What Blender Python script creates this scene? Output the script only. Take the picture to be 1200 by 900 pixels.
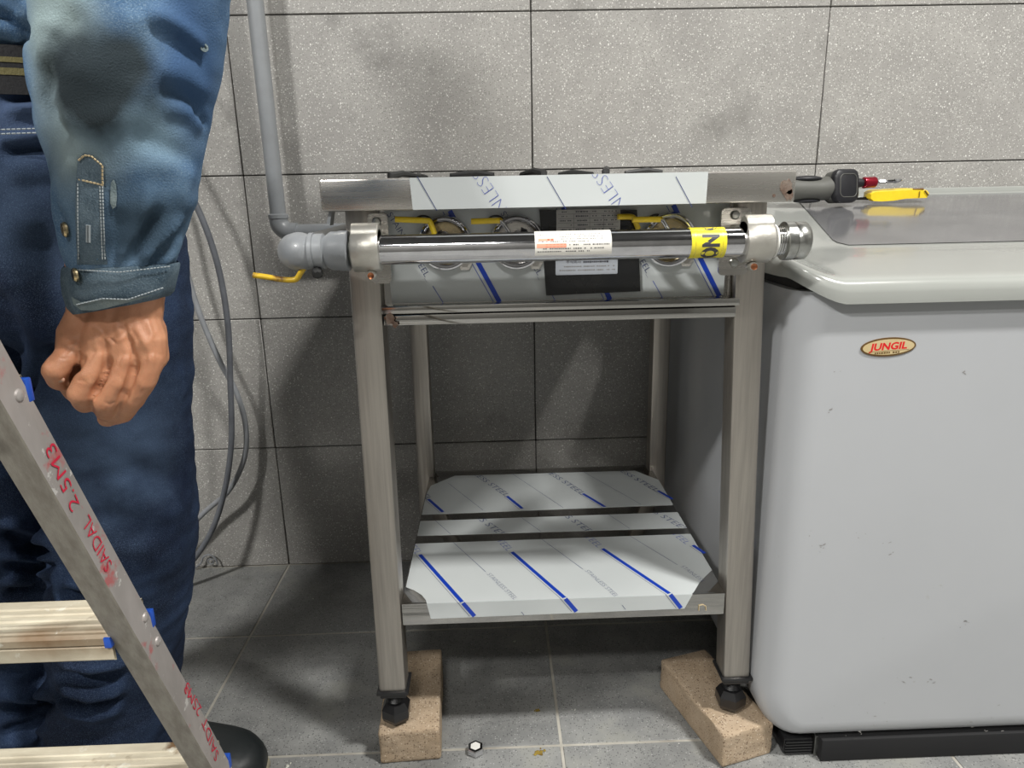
import bpy, bmesh, math, random
import numpy as np
from mathutils import Vector, Matrix, noise
random.seed(7)
SC = bpy.context.scene
for o in list(bpy.data.objects): bpy.data.objects.remove(o)
COL = SC.collection
PI = math.pi

# ------------------------------------------------------------------ camera
F, PITCH, YAW, ROLL = 804.4, .2665, .0241, -.021
CP = np.array([.5114, -1.5011, .8469])
_f = np.array([math.sin(YAW)*math.cos(PITCH), math.cos(YAW)*math.cos(PITCH), -math.sin(PITCH)])
_r = np.array([math.cos(YAW), -math.sin(YAW), 0]); _u = np.cross(_r, _f)
CR = math.cos(ROLL)*_r + math.sin(ROLL)*_u
CU = -math.sin(ROLL)*_r + math.cos(ROLL)*_u
CF = _f
cam = bpy.data.objects.new('camera', bpy.data.cameras.new('camera')); COL.objects.link(cam)
cam.matrix_world = Matrix(((CR[0], CU[0], -CF[0], CP[0]), (CR[1], CU[1], -CF[1], CP[1]), (CR[2], CU[2], -CF[2], CP[2]), (0, 0, 0, 1)))
cam.data.sensor_width = 36; cam.data.lens = F*36/1200; cam.data.clip_start = .02
SC.camera = cam

def ray(x, y): return (x-600)/F*CR - (y-450)/F*CU + CF
def atY(x, y, Y):
    d = ray(x, y); return CP + d*(Y-CP[1])/d[1]
def atZ(x, y, Z):
    d = ray(x, y); return CP + d*(Z-CP[2])/d[2]

# ------------------------------------------------------------------ world, lights, exposure
w = bpy.data.worlds.new('world'); SC.world = w; w.use_nodes = True
w.node_tree.nodes['Background'].inputs[0].default_value = (.8, .85, 1, 1)
w.node_tree.nodes['Background'].inputs[1].default_value = .05
SC.view_settings.view_transform = 'Standard'; SC.view_settings.look = 'None'
SC.view_settings.gamma = 1; SC.view_settings.use_curve_mapping = False
SC.view_settings.exposure = 0.0
# ceiling lamps: (x, y, z, length, width, watts, rotation)
LAMPS = [(-1.28, -2.72, 3.07, .42, .2, 140, 0), (1.92, -1.62, 3.07, .5, .2, 118, 0), (.22, -3.40, 3.07, .6, .22, 50, 0)]  # third one: unseen fill added to brighten the hand and valve panel

# ------------------------------------------------------------------ materials
def mat(name, col, rough=.5, metal=0., col2=None, nscale=20, namt=.5, stretch=(1, 1, 1), bump=0., bscale=200, bstretch=None,
        coat=0., spec=.5, flecks=None, stains=None, spots=None, spots2=None, emit=None, sss=0., alpha=1., lo=.35, hi=.65, rvar=0., detail=6, rnd=False, trans=0., aniso=0.):
    m = bpy.data.materials.new(name); m.use_nodes = True
    nt = m.node_tree; N = nt.nodes; L = nt.links; b = N['Principled BSDF']
    b.inputs['Base Color'].default_value = (*col, 1); b.inputs['Roughness'].default_value = rough
    b.inputs['Metallic'].default_value = metal; b.inputs['Coat Weight'].default_value = coat
    b.inputs['Specular IOR Level'].default_value = spec
    b.inputs['Transmission Weight'].default_value = trans
    b.inputs['Anisotropic'].default_value = aniso
    if sss: b.inputs['Subsurface Weight'].default_value = sss; b.inputs['Subsurface Radius'].default_value = (.012, .004, .002); b.inputs['Subsurface Scale'].default_value = .5
    tc = N.new('ShaderNodeTexCoord'); src = tc.outputs['Object']
    if rnd:
        oi = N.new('ShaderNodeObjectInfo'); a = N.new('ShaderNodeVectorMath'); a.operation = 'MULTIPLY_ADD'
        cx = N.new('ShaderNodeCombineXYZ')
        for i in range(3): L.new(oi.outputs['Random'], cx.inputs[i])
        L.new(cx.outputs[0], a.inputs[0]); a.inputs[1].default_value = (37, 53, 71); L.new(src, a.inputs[2]); src = a.outputs[0]
    def mp(s):
        k = N.new('ShaderNodeMapping'); k.inputs['Scale'].default_value = s; L.new(src, k.inputs['Vector']); return k.outputs[0]
    def nz(scale, s, det=6, rough_=.6):
        n = N.new('ShaderNodeTexNoise'); n.inputs['Scale'].default_value = scale; n.inputs['Detail'].default_value = det
        n.inputs['Roughness'].default_value = rough_; L.new(mp(s), n.inputs['Vector']); return n.outputs['Fac']
    def ramp(fac, a, c):
        r = N.new('ShaderNodeMapRange'); r.inputs['From Min'].default_value = a; r.inputs['From Max'].default_value = c
        L.new(fac, r.inputs['Value']); return r.outputs[0]
    def mix(fac, A, B):
        x = N.new('ShaderNodeMix'); x.data_type = 'RGBA'
        L.new(fac, x.inputs['Factor'])
        for v, s in ((A, 6), (B, 7)):
            if isinstance(v, tuple): x.inputs[s].default_value = (*v, 1)
            else: L.new(v, x.inputs[s])
        return x.outputs[2]
    cur = col
    if col2:
        cur = mix(ramp(nz(nscale, stretch, detail), lo, hi), col, col2)
    for (c_, rad, c2, soft, namp) in (spots or []):
        dn = N.new('ShaderNodeTexNoise'); dn.inputs['Scale'].default_value = 22; dn.inputs['Detail'].default_value = 5; L.new(tc.outputs['Object'], dn.inputs['Vector'])
        k1 = N.new('ShaderNodeMapping'); k1.vector_type = 'TEXTURE'; k1.inputs['Location'].default_value = c_; k1.inputs['Scale'].default_value = rad; L.new(tc.outputs['Object'], k1.inputs['Vector'])
        ln = N.new('ShaderNodeVectorMath'); ln.operation = 'LENGTH'; L.new(k1.outputs[0], ln.inputs[0])
        ad = N.new('ShaderNodeMath'); ad.operation = 'MULTIPLY_ADD'; L.new(dn.outputs['Fac'], ad.inputs[0]); ad.inputs[1].default_value = namp; L.new(ln.outputs['Value'], ad.inputs[2])
        cur = mix(ramp(ad.outputs[0], 1+namp*.5+soft, 1+namp*.5-soft), cur, c2)
    if flecks:
        for sc_, th, c_ in flecks:
            v = N.new('ShaderNodeTexVoronoi'); v.inputs['Scale'].default_value = sc_; L.new(mp((1, 1, 1)), v.inputs['Vector'])
            s = N.new('ShaderNodeSeparateColor'); L.new(v.outputs['Color'], s.inputs[0])
            # cell random radius
            mth = N.new('ShaderNodeMath'); mth.operation = 'MULTIPLY'; L.new(s.outputs[0], mth.inputs[0]); mth.inputs[1].default_value = th
            lt = N.new('ShaderNodeMath'); lt.operation = 'LESS_THAN'; L.new(v.outputs['Distance'], lt.inputs[0]); L.new(mth.outputs[0], lt.inputs[1])
            cur = mix(lt.outputs[0], cur, c_)
    if stains:
        for sc_, a, c2, c_ in stains:
            cur = mix(ramp(nz(sc_, (1, 1, 1), 5), a, c2), cur, c_)
    for (c_, rad, c2, soft, namp) in (spots2 or []):
        dn = N.new('ShaderNodeTexNoise'); dn.inputs['Scale'].default_value = 22; dn.inputs['Detail'].default_value = 5; L.new(tc.outputs['Object'], dn.inputs['Vector'])
        k1 = N.new('ShaderNodeMapping'); k1.vector_type = 'TEXTURE'; k1.inputs['Location'].default_value = c_; k1.inputs['Scale'].default_value = rad; L.new(tc.outputs['Object'], k1.inputs['Vector'])
        ln = N.new('ShaderNodeVectorMath'); ln.operation = 'LENGTH'; L.new(k1.outputs[0], ln.inputs[0])
        ad = N.new('ShaderNodeMath'); ad.operation = 'MULTIPLY_ADD'; L.new(dn.outputs['Fac'], ad.inputs[0]); ad.inputs[1].default_value = namp; L.new(ln.outputs['Value'], ad.inputs[2])
        cur = mix(ramp(ad.outputs[0], 1+namp*.5+soft, 1+namp*.5-soft), cur, c2)
    if not isinstance(cur, tuple): L.new(cur, b.inputs['Base Color'])
    if rvar:
        r = N.new('ShaderNodeMapRange'); r.inputs['From Min'].default_value = .3; r.inputs['From Max'].default_value = .7
        r.inputs['To Min'].default_value = max(.02, rough-rvar); r.inputs['To Max'].default_value = min(1, rough+rvar)
        L.new(nz(nscale, stretch), r.inputs['Value']); L.new(r.outputs[0], b.inputs['Roughness'])
    if bump:
        bn = N.new('ShaderNodeBump'); bn.inputs['Strength'].default_value = bump; bn.inputs['Distance'].default_value = .001
        L.new(nz(bscale, bstretch or (1, 1, 1), 4), bn.inputs['Height']); L.new(bn.outputs[0], b.inputs['Normal'])
    if emit:
        b.inputs['Emission Color'].default_value = (*emit[0], 1); b.inputs['Emission Strength'].default_value = emit[1]
    return m

MT = {}
MT['wall_tile'] = mat('wall_tile', (.29, .28, .265), .42, col2=(.35, .34, .32), nscale=9, flecks=[(330, .45, (.22, .215, .20)), (260, .38, (.56, .55, .52)), (120, .19, (.70, .69, .66))], bump=.25, bscale=350, rnd=True, stains=[(5, .62, .8, (.15, .145, .135))])
MT['floor_tile'] = mat('floor_tile', (.19, .193, .19), .5, col2=(.27, .272, .262), nscale=14, flecks=[(300, .42, (.11, .11, .11)), (220, .28, (.36, .36, .35)), (14, .03, (.5, .5, .46))], bump=.25, bscale=260, rnd=True, stains=[(7, .55, .75, (.27, .27, .24)), (4, .6, .8, (.12, .122, .11))])
MT['joint_dark'] = mat('joint_dark', (.035, .033, .03), .9, col2=(.06, .055, .05))
MT['grout'] = mat('grout', (.30, .28, .24), .85, col2=(.45, .43, .38), nscale=12, bump=.4)
MT['paint'] = mat('paint', (.22, .22, .21), .8, col2=(.2, .2, .19), nscale=3)
MT['dark_wall'] = mat('dark_wall', (.09, .088, .085), .8, col2=(.07, .07, .07), nscale=2)
MT['front_paint'] = mat('front_paint', (.14, .137, .13), .7, col2=(.11, .108, .10), nscale=2)
MT['ceiling'] = mat('ceiling', (.16, .16, .16), .9, col2=(.14, .14, .14), nscale=2)
MT['steel'] = mat('steel', (.50, .465, .42), .38, .95, col2=(.40, .37, .335), nscale=6, stretch=(30, 30, 1), bump=.12, bscale=60, bstretch=(40, 40, .6), rvar=.07)
MT['steel_h'] = mat('steel_h', (.60, .575, .54), .28, .93, col2=(.50, .48, .45), nscale=6, stretch=(1, 20, 30), bump=.06, bscale=60, bstretch=(.6, 30, 40), rvar=.05)
MT['mirror'] = mat('mirror', (.50, .49, .47), .08, 1, col2=(.42, .41, .39), nscale=5, rvar=.03)
MT['chrome'] = mat('chrome', (.72, .72, .74), .07, 1, col2=(.6, .6, .62), nscale=40, bump=.05, bscale=80)
MT['cast'] = mat('cast', (.62, .60, .55), .38, .75, col2=(.52, .50, .45), nscale=30, bump=.25, bscale=300)
MT['zinc'] = mat('zinc', (.55, .56, .54), .28, 1, col2=(.35, .35, .33), nscale=60, bump=.5, bscale=120)
MT['brass'] = mat('brass', (.56, .46, .27), .25, 1, col2=(.40, .33, .22), nscale=60)
MT['copper'] = mat('copper', (.55, .22, .10), .3, 1, col2=(.35, .13, .07), nscale=200)
MT['film'] = mat('film', (.58, .61, .61), .16, 0, col2=(.54, .57, .57), nscale=3, coat=.25, bump=.03, bscale=12)
MT['film_blue'] = mat('film_blue', (.005, .045, .42), .3, 0, coat=.25)
MT['film_ink'] = mat('film_ink', (.035, .05, .16), .35)
MT['film_violet'] = mat('film_violet', (.06, .09, .40), .35)
MT['black_gloss'] = mat('black_gloss', (.012, .013, .015), .18, coat=.3, col2=(.02, .02, .02), nscale=30)
MT['black_plastic'] = mat('black_plastic', (.014, .014, .015), .35, bump=.1, bscale=200)
MT['black_iron'] = mat('black_iron', (.02, .02, .02), .55, bump=.3, bscale=150)
MT['label_white'] = mat('label_white', (.78, .76, .70), .4, col2=(.72, .69, .63), nscale=30)
MT['label_silver'] = mat('label_silver', (.50, .53, .58), .35, .2)
MT['rating'] = mat('rating', (.42, .41, .38), .4, .5, col2=(.36, .35, .33), nscale=20)
MT['ink'] = mat('ink', (.05, .05, .06), .5)
MT['ink_soft'] = mat('ink_soft', (.25, .24, .23), .5)
MT['red_ink'] = mat('red_ink', (.75, .12, .06), .5)
MT['salmon'] = mat('salmon', (.85, .38, .26), .5)
MT['yellow_grip'] = mat('yellow_grip', (.85, .62, .02), .35, col2=(.75, .52, .02), nscale=40, coat=.2)
MT['yellow_rust'] = mat('yellow_rust', (.65, .42, .02), .4, col2=(.16, .07, .02), nscale=45, lo=.5, hi=.62)
MT['yellow_tape'] = mat('yellow_tape', (.86, .74, .04), .3, coat=.2)
MT['grey_paint'] = mat('grey_paint', (.27, .285, .30), .38, col2=(.23, .24, .25), nscale=14, coat=.15, bump=.2, bscale=90)
MT['freezer'] = mat('freezer', (.41, .42, .435), .32, coat=.15, col2=(.39, .40, .415), nscale=2.5, stains=[(22, .71, .78, (.3, .29, .27))], bump=.03, bscale=8)
MT['lid'] = mat('lid', (.34, .35, .33), .2, coat=.4, col2=(.32, .33, .31), nscale=5)
MT['lid_top'] = mat('lid_top', (.30, .30, .31), .13, .55, col2=(.22, .22, .23), nscale=6, rvar=.05, flecks=[(45, .03, (.6, .6, .6))], spec=.6)
MT['shade_black'] = mat('shade_black', (.006, .006, .007), .75)
MT['gasket'] = mat('gasket', (.03, .03, .03), .6)
MT['gold'] = mat('gold', (.62, .47, .22), .35, .3, col2=(.7, .56, .32), nscale=30)
MT['gold_dark'] = mat('gold_dark', (.16, .09, .03), .35, .4)
MT['logo_red'] = mat('logo_red', (.62, .01, .015), .35)
MT['brick'] = mat('brick', (.44, .34, .24), .9, col2=(.36, .27, .18), nscale=25, flecks=[(300, .45, (.2, .14, .09)), (260, .3, (.6, .5, .38))], bump=.7, bscale=260)
MT['rubber'] = mat('rubber', (.01, .01, .011), .3, bump=.1, bscale=100, coat=.15)
MT['hose'] = mat('hose', (.16, .17, .19), .45, col2=(.11, .115, .13), nscale=20)
MT['hose_light'] = mat('hose_light', (.30, .31, .33), .45, col2=(.2, .21, .22), nscale=12, stains=[(9, .66, .7, (.5, .3, .1))])
MT['skin'] = mat('skin', (.60, .29, .165), .40, col2=(.44, .19, .10), nscale=35, bump=.35, bscale=900, sss=.12, lo=.3, hi=.7, spec=.45, stains=[(90, .6, .75, (.6, .3, .17))])
MT['nail'] = mat('nail', (.55, .32, .22), .3)
MT['hair'] = mat('hair', (.03, .028, .026), .6, bump=.6, bscale=200, bstretch=(1, 1, .2))
MT['eye'] = mat('eye', (.7, .68, .64), .2)
MT['eye_dark'] = mat('eye_dark', (.02, .012, .01), .15)
PLOC = np.array([-.05, -.67, 0])
def spot(px, py, Y, rx, rz, col, soft=.3, namp=.6, ry=.06): return (tuple(atY(px, py, Y)-PLOC), (rx, ry, rz), col, soft, namp)
MT['denim_dark'] = mat('denim_dark', (.006, .011, .028), .9, col2=(.024, .045, .10), nscale=8, bump=.8, bscale=700, stains=[(1100, .50, .72, (.075, .11, .18)), (5, .52, .68, (.006, .012, .032))], lo=.42, hi=.70, spec=.2,
    spots=[spot(140, 540, -.79, .08, .09, (.045, .072, .125), .6, 1.2), spot(30, 140, -.82, .09, .03, (.055, .085, .16), .5, 1.), spot(75, 300, -.82, .03, .06, (.035, .055, .10), .5, 1.2), spot(15, 250, -.82, .03, .06, (.03, .05, .09), .5, 1.2)])
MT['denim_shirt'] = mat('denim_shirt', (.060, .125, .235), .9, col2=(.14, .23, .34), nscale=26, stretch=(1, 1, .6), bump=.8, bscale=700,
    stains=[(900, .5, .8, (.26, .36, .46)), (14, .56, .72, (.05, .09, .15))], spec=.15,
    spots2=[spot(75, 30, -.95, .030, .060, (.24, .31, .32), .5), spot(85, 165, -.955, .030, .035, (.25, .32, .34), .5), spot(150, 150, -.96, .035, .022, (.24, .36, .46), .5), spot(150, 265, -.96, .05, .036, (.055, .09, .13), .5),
           spot(112, 98, -.965, .036, .036, (.030, .040, .046), .45, 1.5), spot(135, 75, -.965, .030, .030, (.032, .044, .052), .5, 1.3), spot(225, 100, -.95, .02, .10, (.05, .10, .20), .5)])  # dark forearm patch: the head's soft shadow painted into the cloth colour
MT['denim_cuff'] = mat('denim_cuff', (.05, .08, .11), .85, col2=(.13, .18, .22), nscale=30, bump=.8, bscale=700, stains=[(900, .5, .8, (.2, .26, .3))], spec=.2)
MT['denim_pale'] = mat('denim_pale', (.26, .31, .31), .85, col2=(.14, .19, .21), nscale=30, bump=.8, bscale=600, spec=.2)
MT['thread'] = mat('thread', (.50, .40, .24), .8)
MT['thread_grey'] = mat('thread_grey', (.34, .38, .40), .8)
MT['belt'] = mat('belt', (.012, .012, .014), .8, bump=.6, bscale=400)
MT['belt_stripe'] = mat('belt_stripe', (.15, .13, .05), .8, bump=.8, bscale=500)
MT['shoe_black'] = mat('shoe_black', (.010, .013, .014), .5, bump=.3, bscale=200, flecks=[(55, .1, (.6, .6, .58))])
MT['shoe_sole'] = mat('shoe_sole', (.42, .38, .27), .7, col2=(.3, .27, .2), nscale=40)
MT['shoe_grey'] = mat('shoe_grey', (.42, .41, .42), .5, col2=(.34, .33, .33), nscale=30)
MT['alu'] = mat('alu', (.36, .335, .29), .45, .6, col2=(.26, .235, .20), nscale=12, stretch=(12, 12, .6), bump=.3, bscale=40, bstretch=(30, 30, .5))
MT['alu_web'] = mat('alu_web', (.52, .48, .46), .45, .45, col2=(.40, .37, .35), nscale=26, stretch=(1, 1, .35), bump=.8, bscale=45, bstretch=(1, 1, .35), stains=[(34, .60, .68, (.6, .2, .2)), (60, .62, .66, (.75, .73, .7))])
MT['tread'] = mat('tread', (.60, .55, .43), .6, .1, col2=(.45, .40, .30), nscale=14, stretch=(1, 3, 1), bump=.5, bscale=80, spots=[((.105, -.012, .47), (.06, .025, .02), (.22, .13, .06), .5, 1.6)], stains=[(17, .58, .68, (.15, .09, .045)), (40, .62, .7, (.62, .60, .52))])
MT['red_marker'] = mat('red_marker', (.55, .015, .05), .6)
MT['blue_plastic'] = mat('blue_plastic', (.015, .08, .45), .35)
MT['drill_grey'] = mat('drill_grey', (.095, .095, .085), .6, bump=.15, bscale=200)
MT['drill_black'] = mat('drill_black', (.012, .012, .015), .45)
MT['red_anod'] = mat('red_anod', (.28, .01, .025), .25, .6)
MT['crumb'] = mat('crumb', (.28, .20, .03), .9, col2=(.12, .07, .01), nscale=90)
MT['crumb_white'] = mat('crumb_white', (.62, .62, .55), .9)
MT['lamp_glow'] = mat('lamp_glow', (.9, .9, .9), .5, emit=((1, .98, .94), 2))
MT['lamp_body'] = mat('lamp_body', (.7, .7, .7), .5)
MT['white_seal'] = mat('white_seal', (.75, .74, .7), .6)

# ------------------------------------------------------------------ geometry helpers
class P:
    def __init__(s): s.v = []; s.f = []; s.m = []; s.sm = []
    def add(s, v, f, m=0, smooth=True, M=None):
        b = len(s.v)
        if M is not None: v = [tuple(M @ Vector(p)) for p in v]
        s.v += [tuple(map(float, p)) for p in v]; s.f += [tuple(i+b for i in q) for q in f]
        s.m += [m]*len(f); s.sm += [smooth]*len(f); return s
    def box(s, a, b, bev=0., seg=2, m=0, M=None, smooth=True):
        bm = bmesh.new(); bmesh.ops.create_cube(bm, size=1)
        a = Vector(a); b = Vector(b); c = (a+b)/2; d = b-a
        for q in bm.verts: q.co = Vector((q.co.x*d.x+c.x, q.co.y*d.y+c.y, q.co.z*d.z+c.z))
        if bev > 0: bmesh.ops.bevel(bm, geom=bm.edges[:], offset=bev, segments=seg, profile=.5, affect='EDGES')
        return s.frombm(bm, m, M, smooth and bev > 0)
    def frombm(s, bm, m=0, M=None, smooth=True):
        bm.verts.index_update(); v = [tuple(q.co) for q in bm.verts]; f = [tuple(x.index for x in q.verts) for q in bm.faces]; bm.free()
        return s.add(v, f, m, smooth, M)
    def tube(s, pts, r, n=16, m=0, caps=True, flat=(1, 1), closed=False):
        pts = [Vector(p) for p in pts]; k = len(pts); r = r if hasattr(r, '__len__') else [r]*k
        T = []
        for i in range(k):
            a = pts[(i-1) % k] if closed else pts[max(i-1, 0)]; b = pts[(i+1) % k] if closed else pts[min(i+1, k-1)]
            t = b-a; T.append(t.normalized() if t.length > 1e-9 else Vector((0, 0, 1)))
        up = Vector((0, 0, 1)) if abs(T[0].z) < .9 else Vector((0, 1, 0))
        x = T[0].cross(up).normalized(); v = []; f = []
        for i in range(k):
            x = (x - T[i]*x.dot(T[i])).normalized(); y = T[i].cross(x)
            for j in range(n):
                a = 2*PI*j/n; v.append(pts[i] + x*math.cos(a)*r[i]*flat[0] + y*math.sin(a)*r[i]*flat[1])
        for i in range(k if closed else k-1):
            for j in range(n):
                i2 = (i+1) % k
                f.append((i*n+j, i*n+(j+1) % n, i2*n+(j+1) % n, i2*n+j))
        if caps and not closed:
            s.add(v, f, m, True); b = len(s.v)-len(v)
            s.f += [tuple(b+j for j in range(n))[::-1], tuple(b+(k-1)*n+j for j in range(n))]; s.m += [m]*2; s.sm += [False]*2
            return s
        return s.add(v, f, m, True)
    def lathe(s, prof, o, ax, n=32, m=0, smooth=True):
        o = Vector(o); ax = Vector(ax).normalized(); t = Vector((0, 0, 1)) if abs(ax.z) < .9 else Vector((1, 0, 0))
        x = ax.cross(t).normalized(); y = ax.cross(x); v = []; f = []
        for r, h in prof:
            for j in range(n):
                a = 2*PI*j/n; v.append(o + ax*h + (x*math.cos(a)+y*math.sin(a))*max(r, 1e-5))
        for i in range(len(prof)-1):
            for j in range(n): f.append((i*n+j, i*n+(j+1) % n, (i+1)*n+(j+1) % n, (i+1)*n+j))
        s.add(v, f, m, smooth); b = len(s.v)-len(v); k = len(prof)
        s.f += [tuple(b+j for j in range(n))[::-1], tuple(b+(k-1)*n+j for j in range(n))]; s.m += [m]*2; s.sm += [False]*2
        return s
    def prism(s, poly, fn, t0, t1, m=0):   # poly 2D, fn(u,v,t)->3D
        n = len(poly); v = [fn(a, b, t0) for a, b in poly] + [fn(a, b, t1) for a, b in poly]
        f = [tuple(range(n))[::-1], tuple(range(n, 2*n))] + [(i, (i+1) % n, (i+1) % n+n, i+n) for i in range(n)]
        return s.add(v, f, m, False)
    def loft(s, rings, m=0, caps=True):
        n = len(rings[0]); v = [p for r in rings for p in r]; f = []
        for i in range(len(rings)-1):
            for j in range(n): f.append((i*n+j, i*n+(j+1) % n, (i+1)*n+(j+1) % n, (i+1)*n+j))
        if caps: f += [tuple(range(n))[::-1], tuple((len(rings)-1)*n+j for j in range(n))]
        return s.add(v, f, m, True)
    def ball(s, c, r, m=0, n=16):
        c = Vector(c); r = Vector(r) if hasattr(r, '__len__') else Vector((r, r, r)); k = n//2+1
        return s.loft([[(c.x+r.x*math.sin(PI*i/k)*math.cos(2*PI*j/n), c.y+r.y*math.sin(PI*i/k)*math.sin(2*PI*j/n), c.z-r.z*math.cos(PI*i/k)) for j in range(n)] for i in [.15]+list(range(1, k))+[k-.15]], m)

def root_loc(o):
    while o.parent: o = o.parent
    return np.array(o.location)
def build(name, p, mats, parent=None, loc=None, fix=True):
    me = bpy.data.meshes.new(name); v = np.array(p.v)
    o = bpy.data.objects.new(name, me); COL.objects.link(o)
    if parent is not None:
        v = v - root_loc(parent); o.parent = parent
    elif loc is not None: v = v - np.array(loc); o.location = loc
    me.from_pydata(v.tolist(), [], p.f)
    for k in (mats if isinstance(mats, (list, tuple)) else [mats]): me.materials.append(MT[k] if isinstance(k, str) else k)
    me.polygons.foreach_set('material_index', p.m); me.polygons.foreach_set('use_smooth', p.sm)
    if fix:
        bm = bmesh.new(); bm.from_mesh(me); bmesh.ops.recalc_face_normals(bm, faces=bm.faces[:]); bm.to_mesh(me); bm.free()
    if any(p.sm): me.set_sharp_from_angle(angle=math.radians(42))
    me.update(); return o
def tag(o, label=None, cat=None, group=None, kind=None):
    for k, x in (('label', label), ('category', cat), ('group', group), ('kind', kind)):
        if x: o[k] = x
    return o
def thing(name, loc, label, cat, group=None):
    o = bpy.data.objects.new(name, None); COL.objects.link(o); o.location = loc; o.empty_display_size = .05
    return tag(o, label, cat, group)
def copy_tree(o, delta=None, parent=None):
    c = o.copy(); COL.objects.link(c)
    if parent is not None: c.parent = parent
    if delta is not None: c.location = Vector(o.location)+Vector(delta)
    for ch in list(o.children): copy_tree(ch, None, c)
    return c
def spline(pts, k=8):
    pts = [Vector(p) for p in pts]; out = []
    for i in range(len(pts)-1):
        a = pts[max(i-1, 0)]; b = pts[i]; c = pts[i+1]; d = pts[min(i+2, len(pts)-1)]
        for j in range(k):
            t = j/k; out.append(.5*((2*b)+(-a+c)*t+(2*a-5*b+4*c-d)*t*t+(-a+3*b-3*c+d)*t**3))
    out.append(pts[-1]); return out
_tc = {}
def text_geo(s, off=0., spacing=1.):
    key = (s, off, spacing)
    if key in _tc: return _tc[key]
    c = bpy.data.curves.new('t', 'FONT'); c.body = s; c.size = 1; c.offset = off; c.space_character = spacing; c.resolution_u = 3
    o = bpy.data.objects.new('t', c); COL.objects.link(o); dg = bpy.context.evaluated_depsgraph_get()
    me = bpy.data.meshes.new_from_object(o.evaluated_get(dg)); v = [(q.co.x, q.co.y) for q in me.vertices]; f = [tuple(q.vertices) for q in me.polygons]
    bpy.data.objects.remove(o); bpy.data.curves.remove(c); bpy.data.meshes.remove(me); _tc[key] = (v, f); return v, f
def text_on(p, s, a, b, h, nrm, m=0, off=0., lift=.0003, clip=None, flip=1, sx=None):
    """lettering on a plane: baseline from a towards b, letter height h, plane normal nrm. clip = list of (point, inward normal)"""
    a = Vector(a); b = Vector(b); nrm = Vector(nrm).normalized(); u = (b-a); L = u.length; u.normalize(); w_ = nrm.cross(u).normalized()*flip
    v, f = text_geo(s, off); W = max(q[0] for q in v) if v else 1
    kx = (L/W) if sx is None else sx; ky = h/.7
    bm = bmesh.new(); vs = [bm.verts.new(a+u*x*kx+w_*y*ky+nrm*lift) for x, y in v]
    for q in f:
        try: bm.faces.new([vs[i] for i in q])
        except ValueError: pass
    for co, no in (clip or []):
        bmesh.ops.bisect_plane(bm, geom=bm.verts[:]+bm.edges[:]+bm.faces[:], plane_co=Vector(co), plane_no=Vector(no), clear_inner=True)
    p.frombm(bm, m, None, False)
def line_on(p, a, b, wd, nrm, m=0, lift=.0003):
    a = Vector(a); b = Vector(b); nrm = Vector(nrm).normalized(); s = nrm.cross((b-a).normalized())*wd/2; l = nrm*lift
    p.add([a-s+l, b-s+l, b+s+l, a+s+l], [(0, 1, 2, 3)], m, False)

# ------------------------------------------------------------------ SETTING
RX0, RX1, RY0, RZ1 = -1.6, 2.9, -4.1, 3.15
def struct(name, p, m): return tag(build(name, p, m), kind='structure')
wall = struct('wall_back', P().box((RX0, .0045, -.05), (RX1, .12, RZ1)), 'joint_dark')
struct('wall_left', P().box((RX0-.1, RY0, 0), (RX0, .12, RZ1)), 'dark_wall')
struct('wall_right', P().box((RX1, RY0, 0), (RX1+.1, .12, RZ1)), 'paint')
struct('wall_front', P().box((RX0-.1, RY0-.1, 0), (RX1+.1, RY0, RZ1)), 'front_paint')
struct('ceiling', P().box((RX0-.1, RY0-.1, RZ1), (RX1+.1, .12, RZ1+.1)), 'ceiling')
floor = struct('floor', P().box((RX0-.1, RY0-.1, -.1), (RX1+.1, .12, -.0012)), 'grout')
def tile_set(parent, name, mtl, cells, gap, base):
    """one bevelled box mesh per tile, data shared by size"""
    cache = {}
    for (cx, cy, cz, sx, sy, sz) in cells:
        k = (round(sx, 3), round(sy, 3), round(sz, 3))
        if k not in cache:
            o = build(name, P().box((-sx/2, -sy/2, -sz/2), (sx/2, sy/2, sz/2), base, 1), mtl); cache[k] = o.data
        else:
            o = bpy.data.objects.new(name, cache[k]); COL.objects.link(o)
        o.parent = parent; o.location = (cx, cy, cz)
cells = []
cols = [(RX0, -1.2), (-1.2, -.6), (-.6, 0), (0, .6), (.6, 1.2), (1.2, 1.8), (1.8, 2.4), (2.4, RX1)]
for r in range(11):
    for (x0, x1) in cols:
        g = .0011; z0, z1 = .3*r, min(.3*r+.3, RZ1); j = random.uniform(-.0004, .0004)
        cells.append(((x0+x1)/2+random.uniform(-.0004, .0004), .004+j, (z0+z1)/2, x1-x0-2*g, .008, z1-z0-2*g))
tile_set(wall, 'tile', 'wall_tile', cells, 0, .0012)
cells = []
ys = [0, -.28, -.597, -.905, -1.21, -1.515, -1.82, -2.125, -2.43, -2.735, -3.04, -3.345, -3.65, -3.955, RY0]
for i in range(len(ys)-1):
    for (x0, x1) in cols:
        g = .0024; cells.append(((x0+x1)/2, (ys[i]+ys[i+1])/2, -.004, x1-x0-2*g, ys[i]-ys[i+1]-2*g, .008))
tile_set(floor, 'tile', 'floor_tile', cells, 0, .0008)

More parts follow.
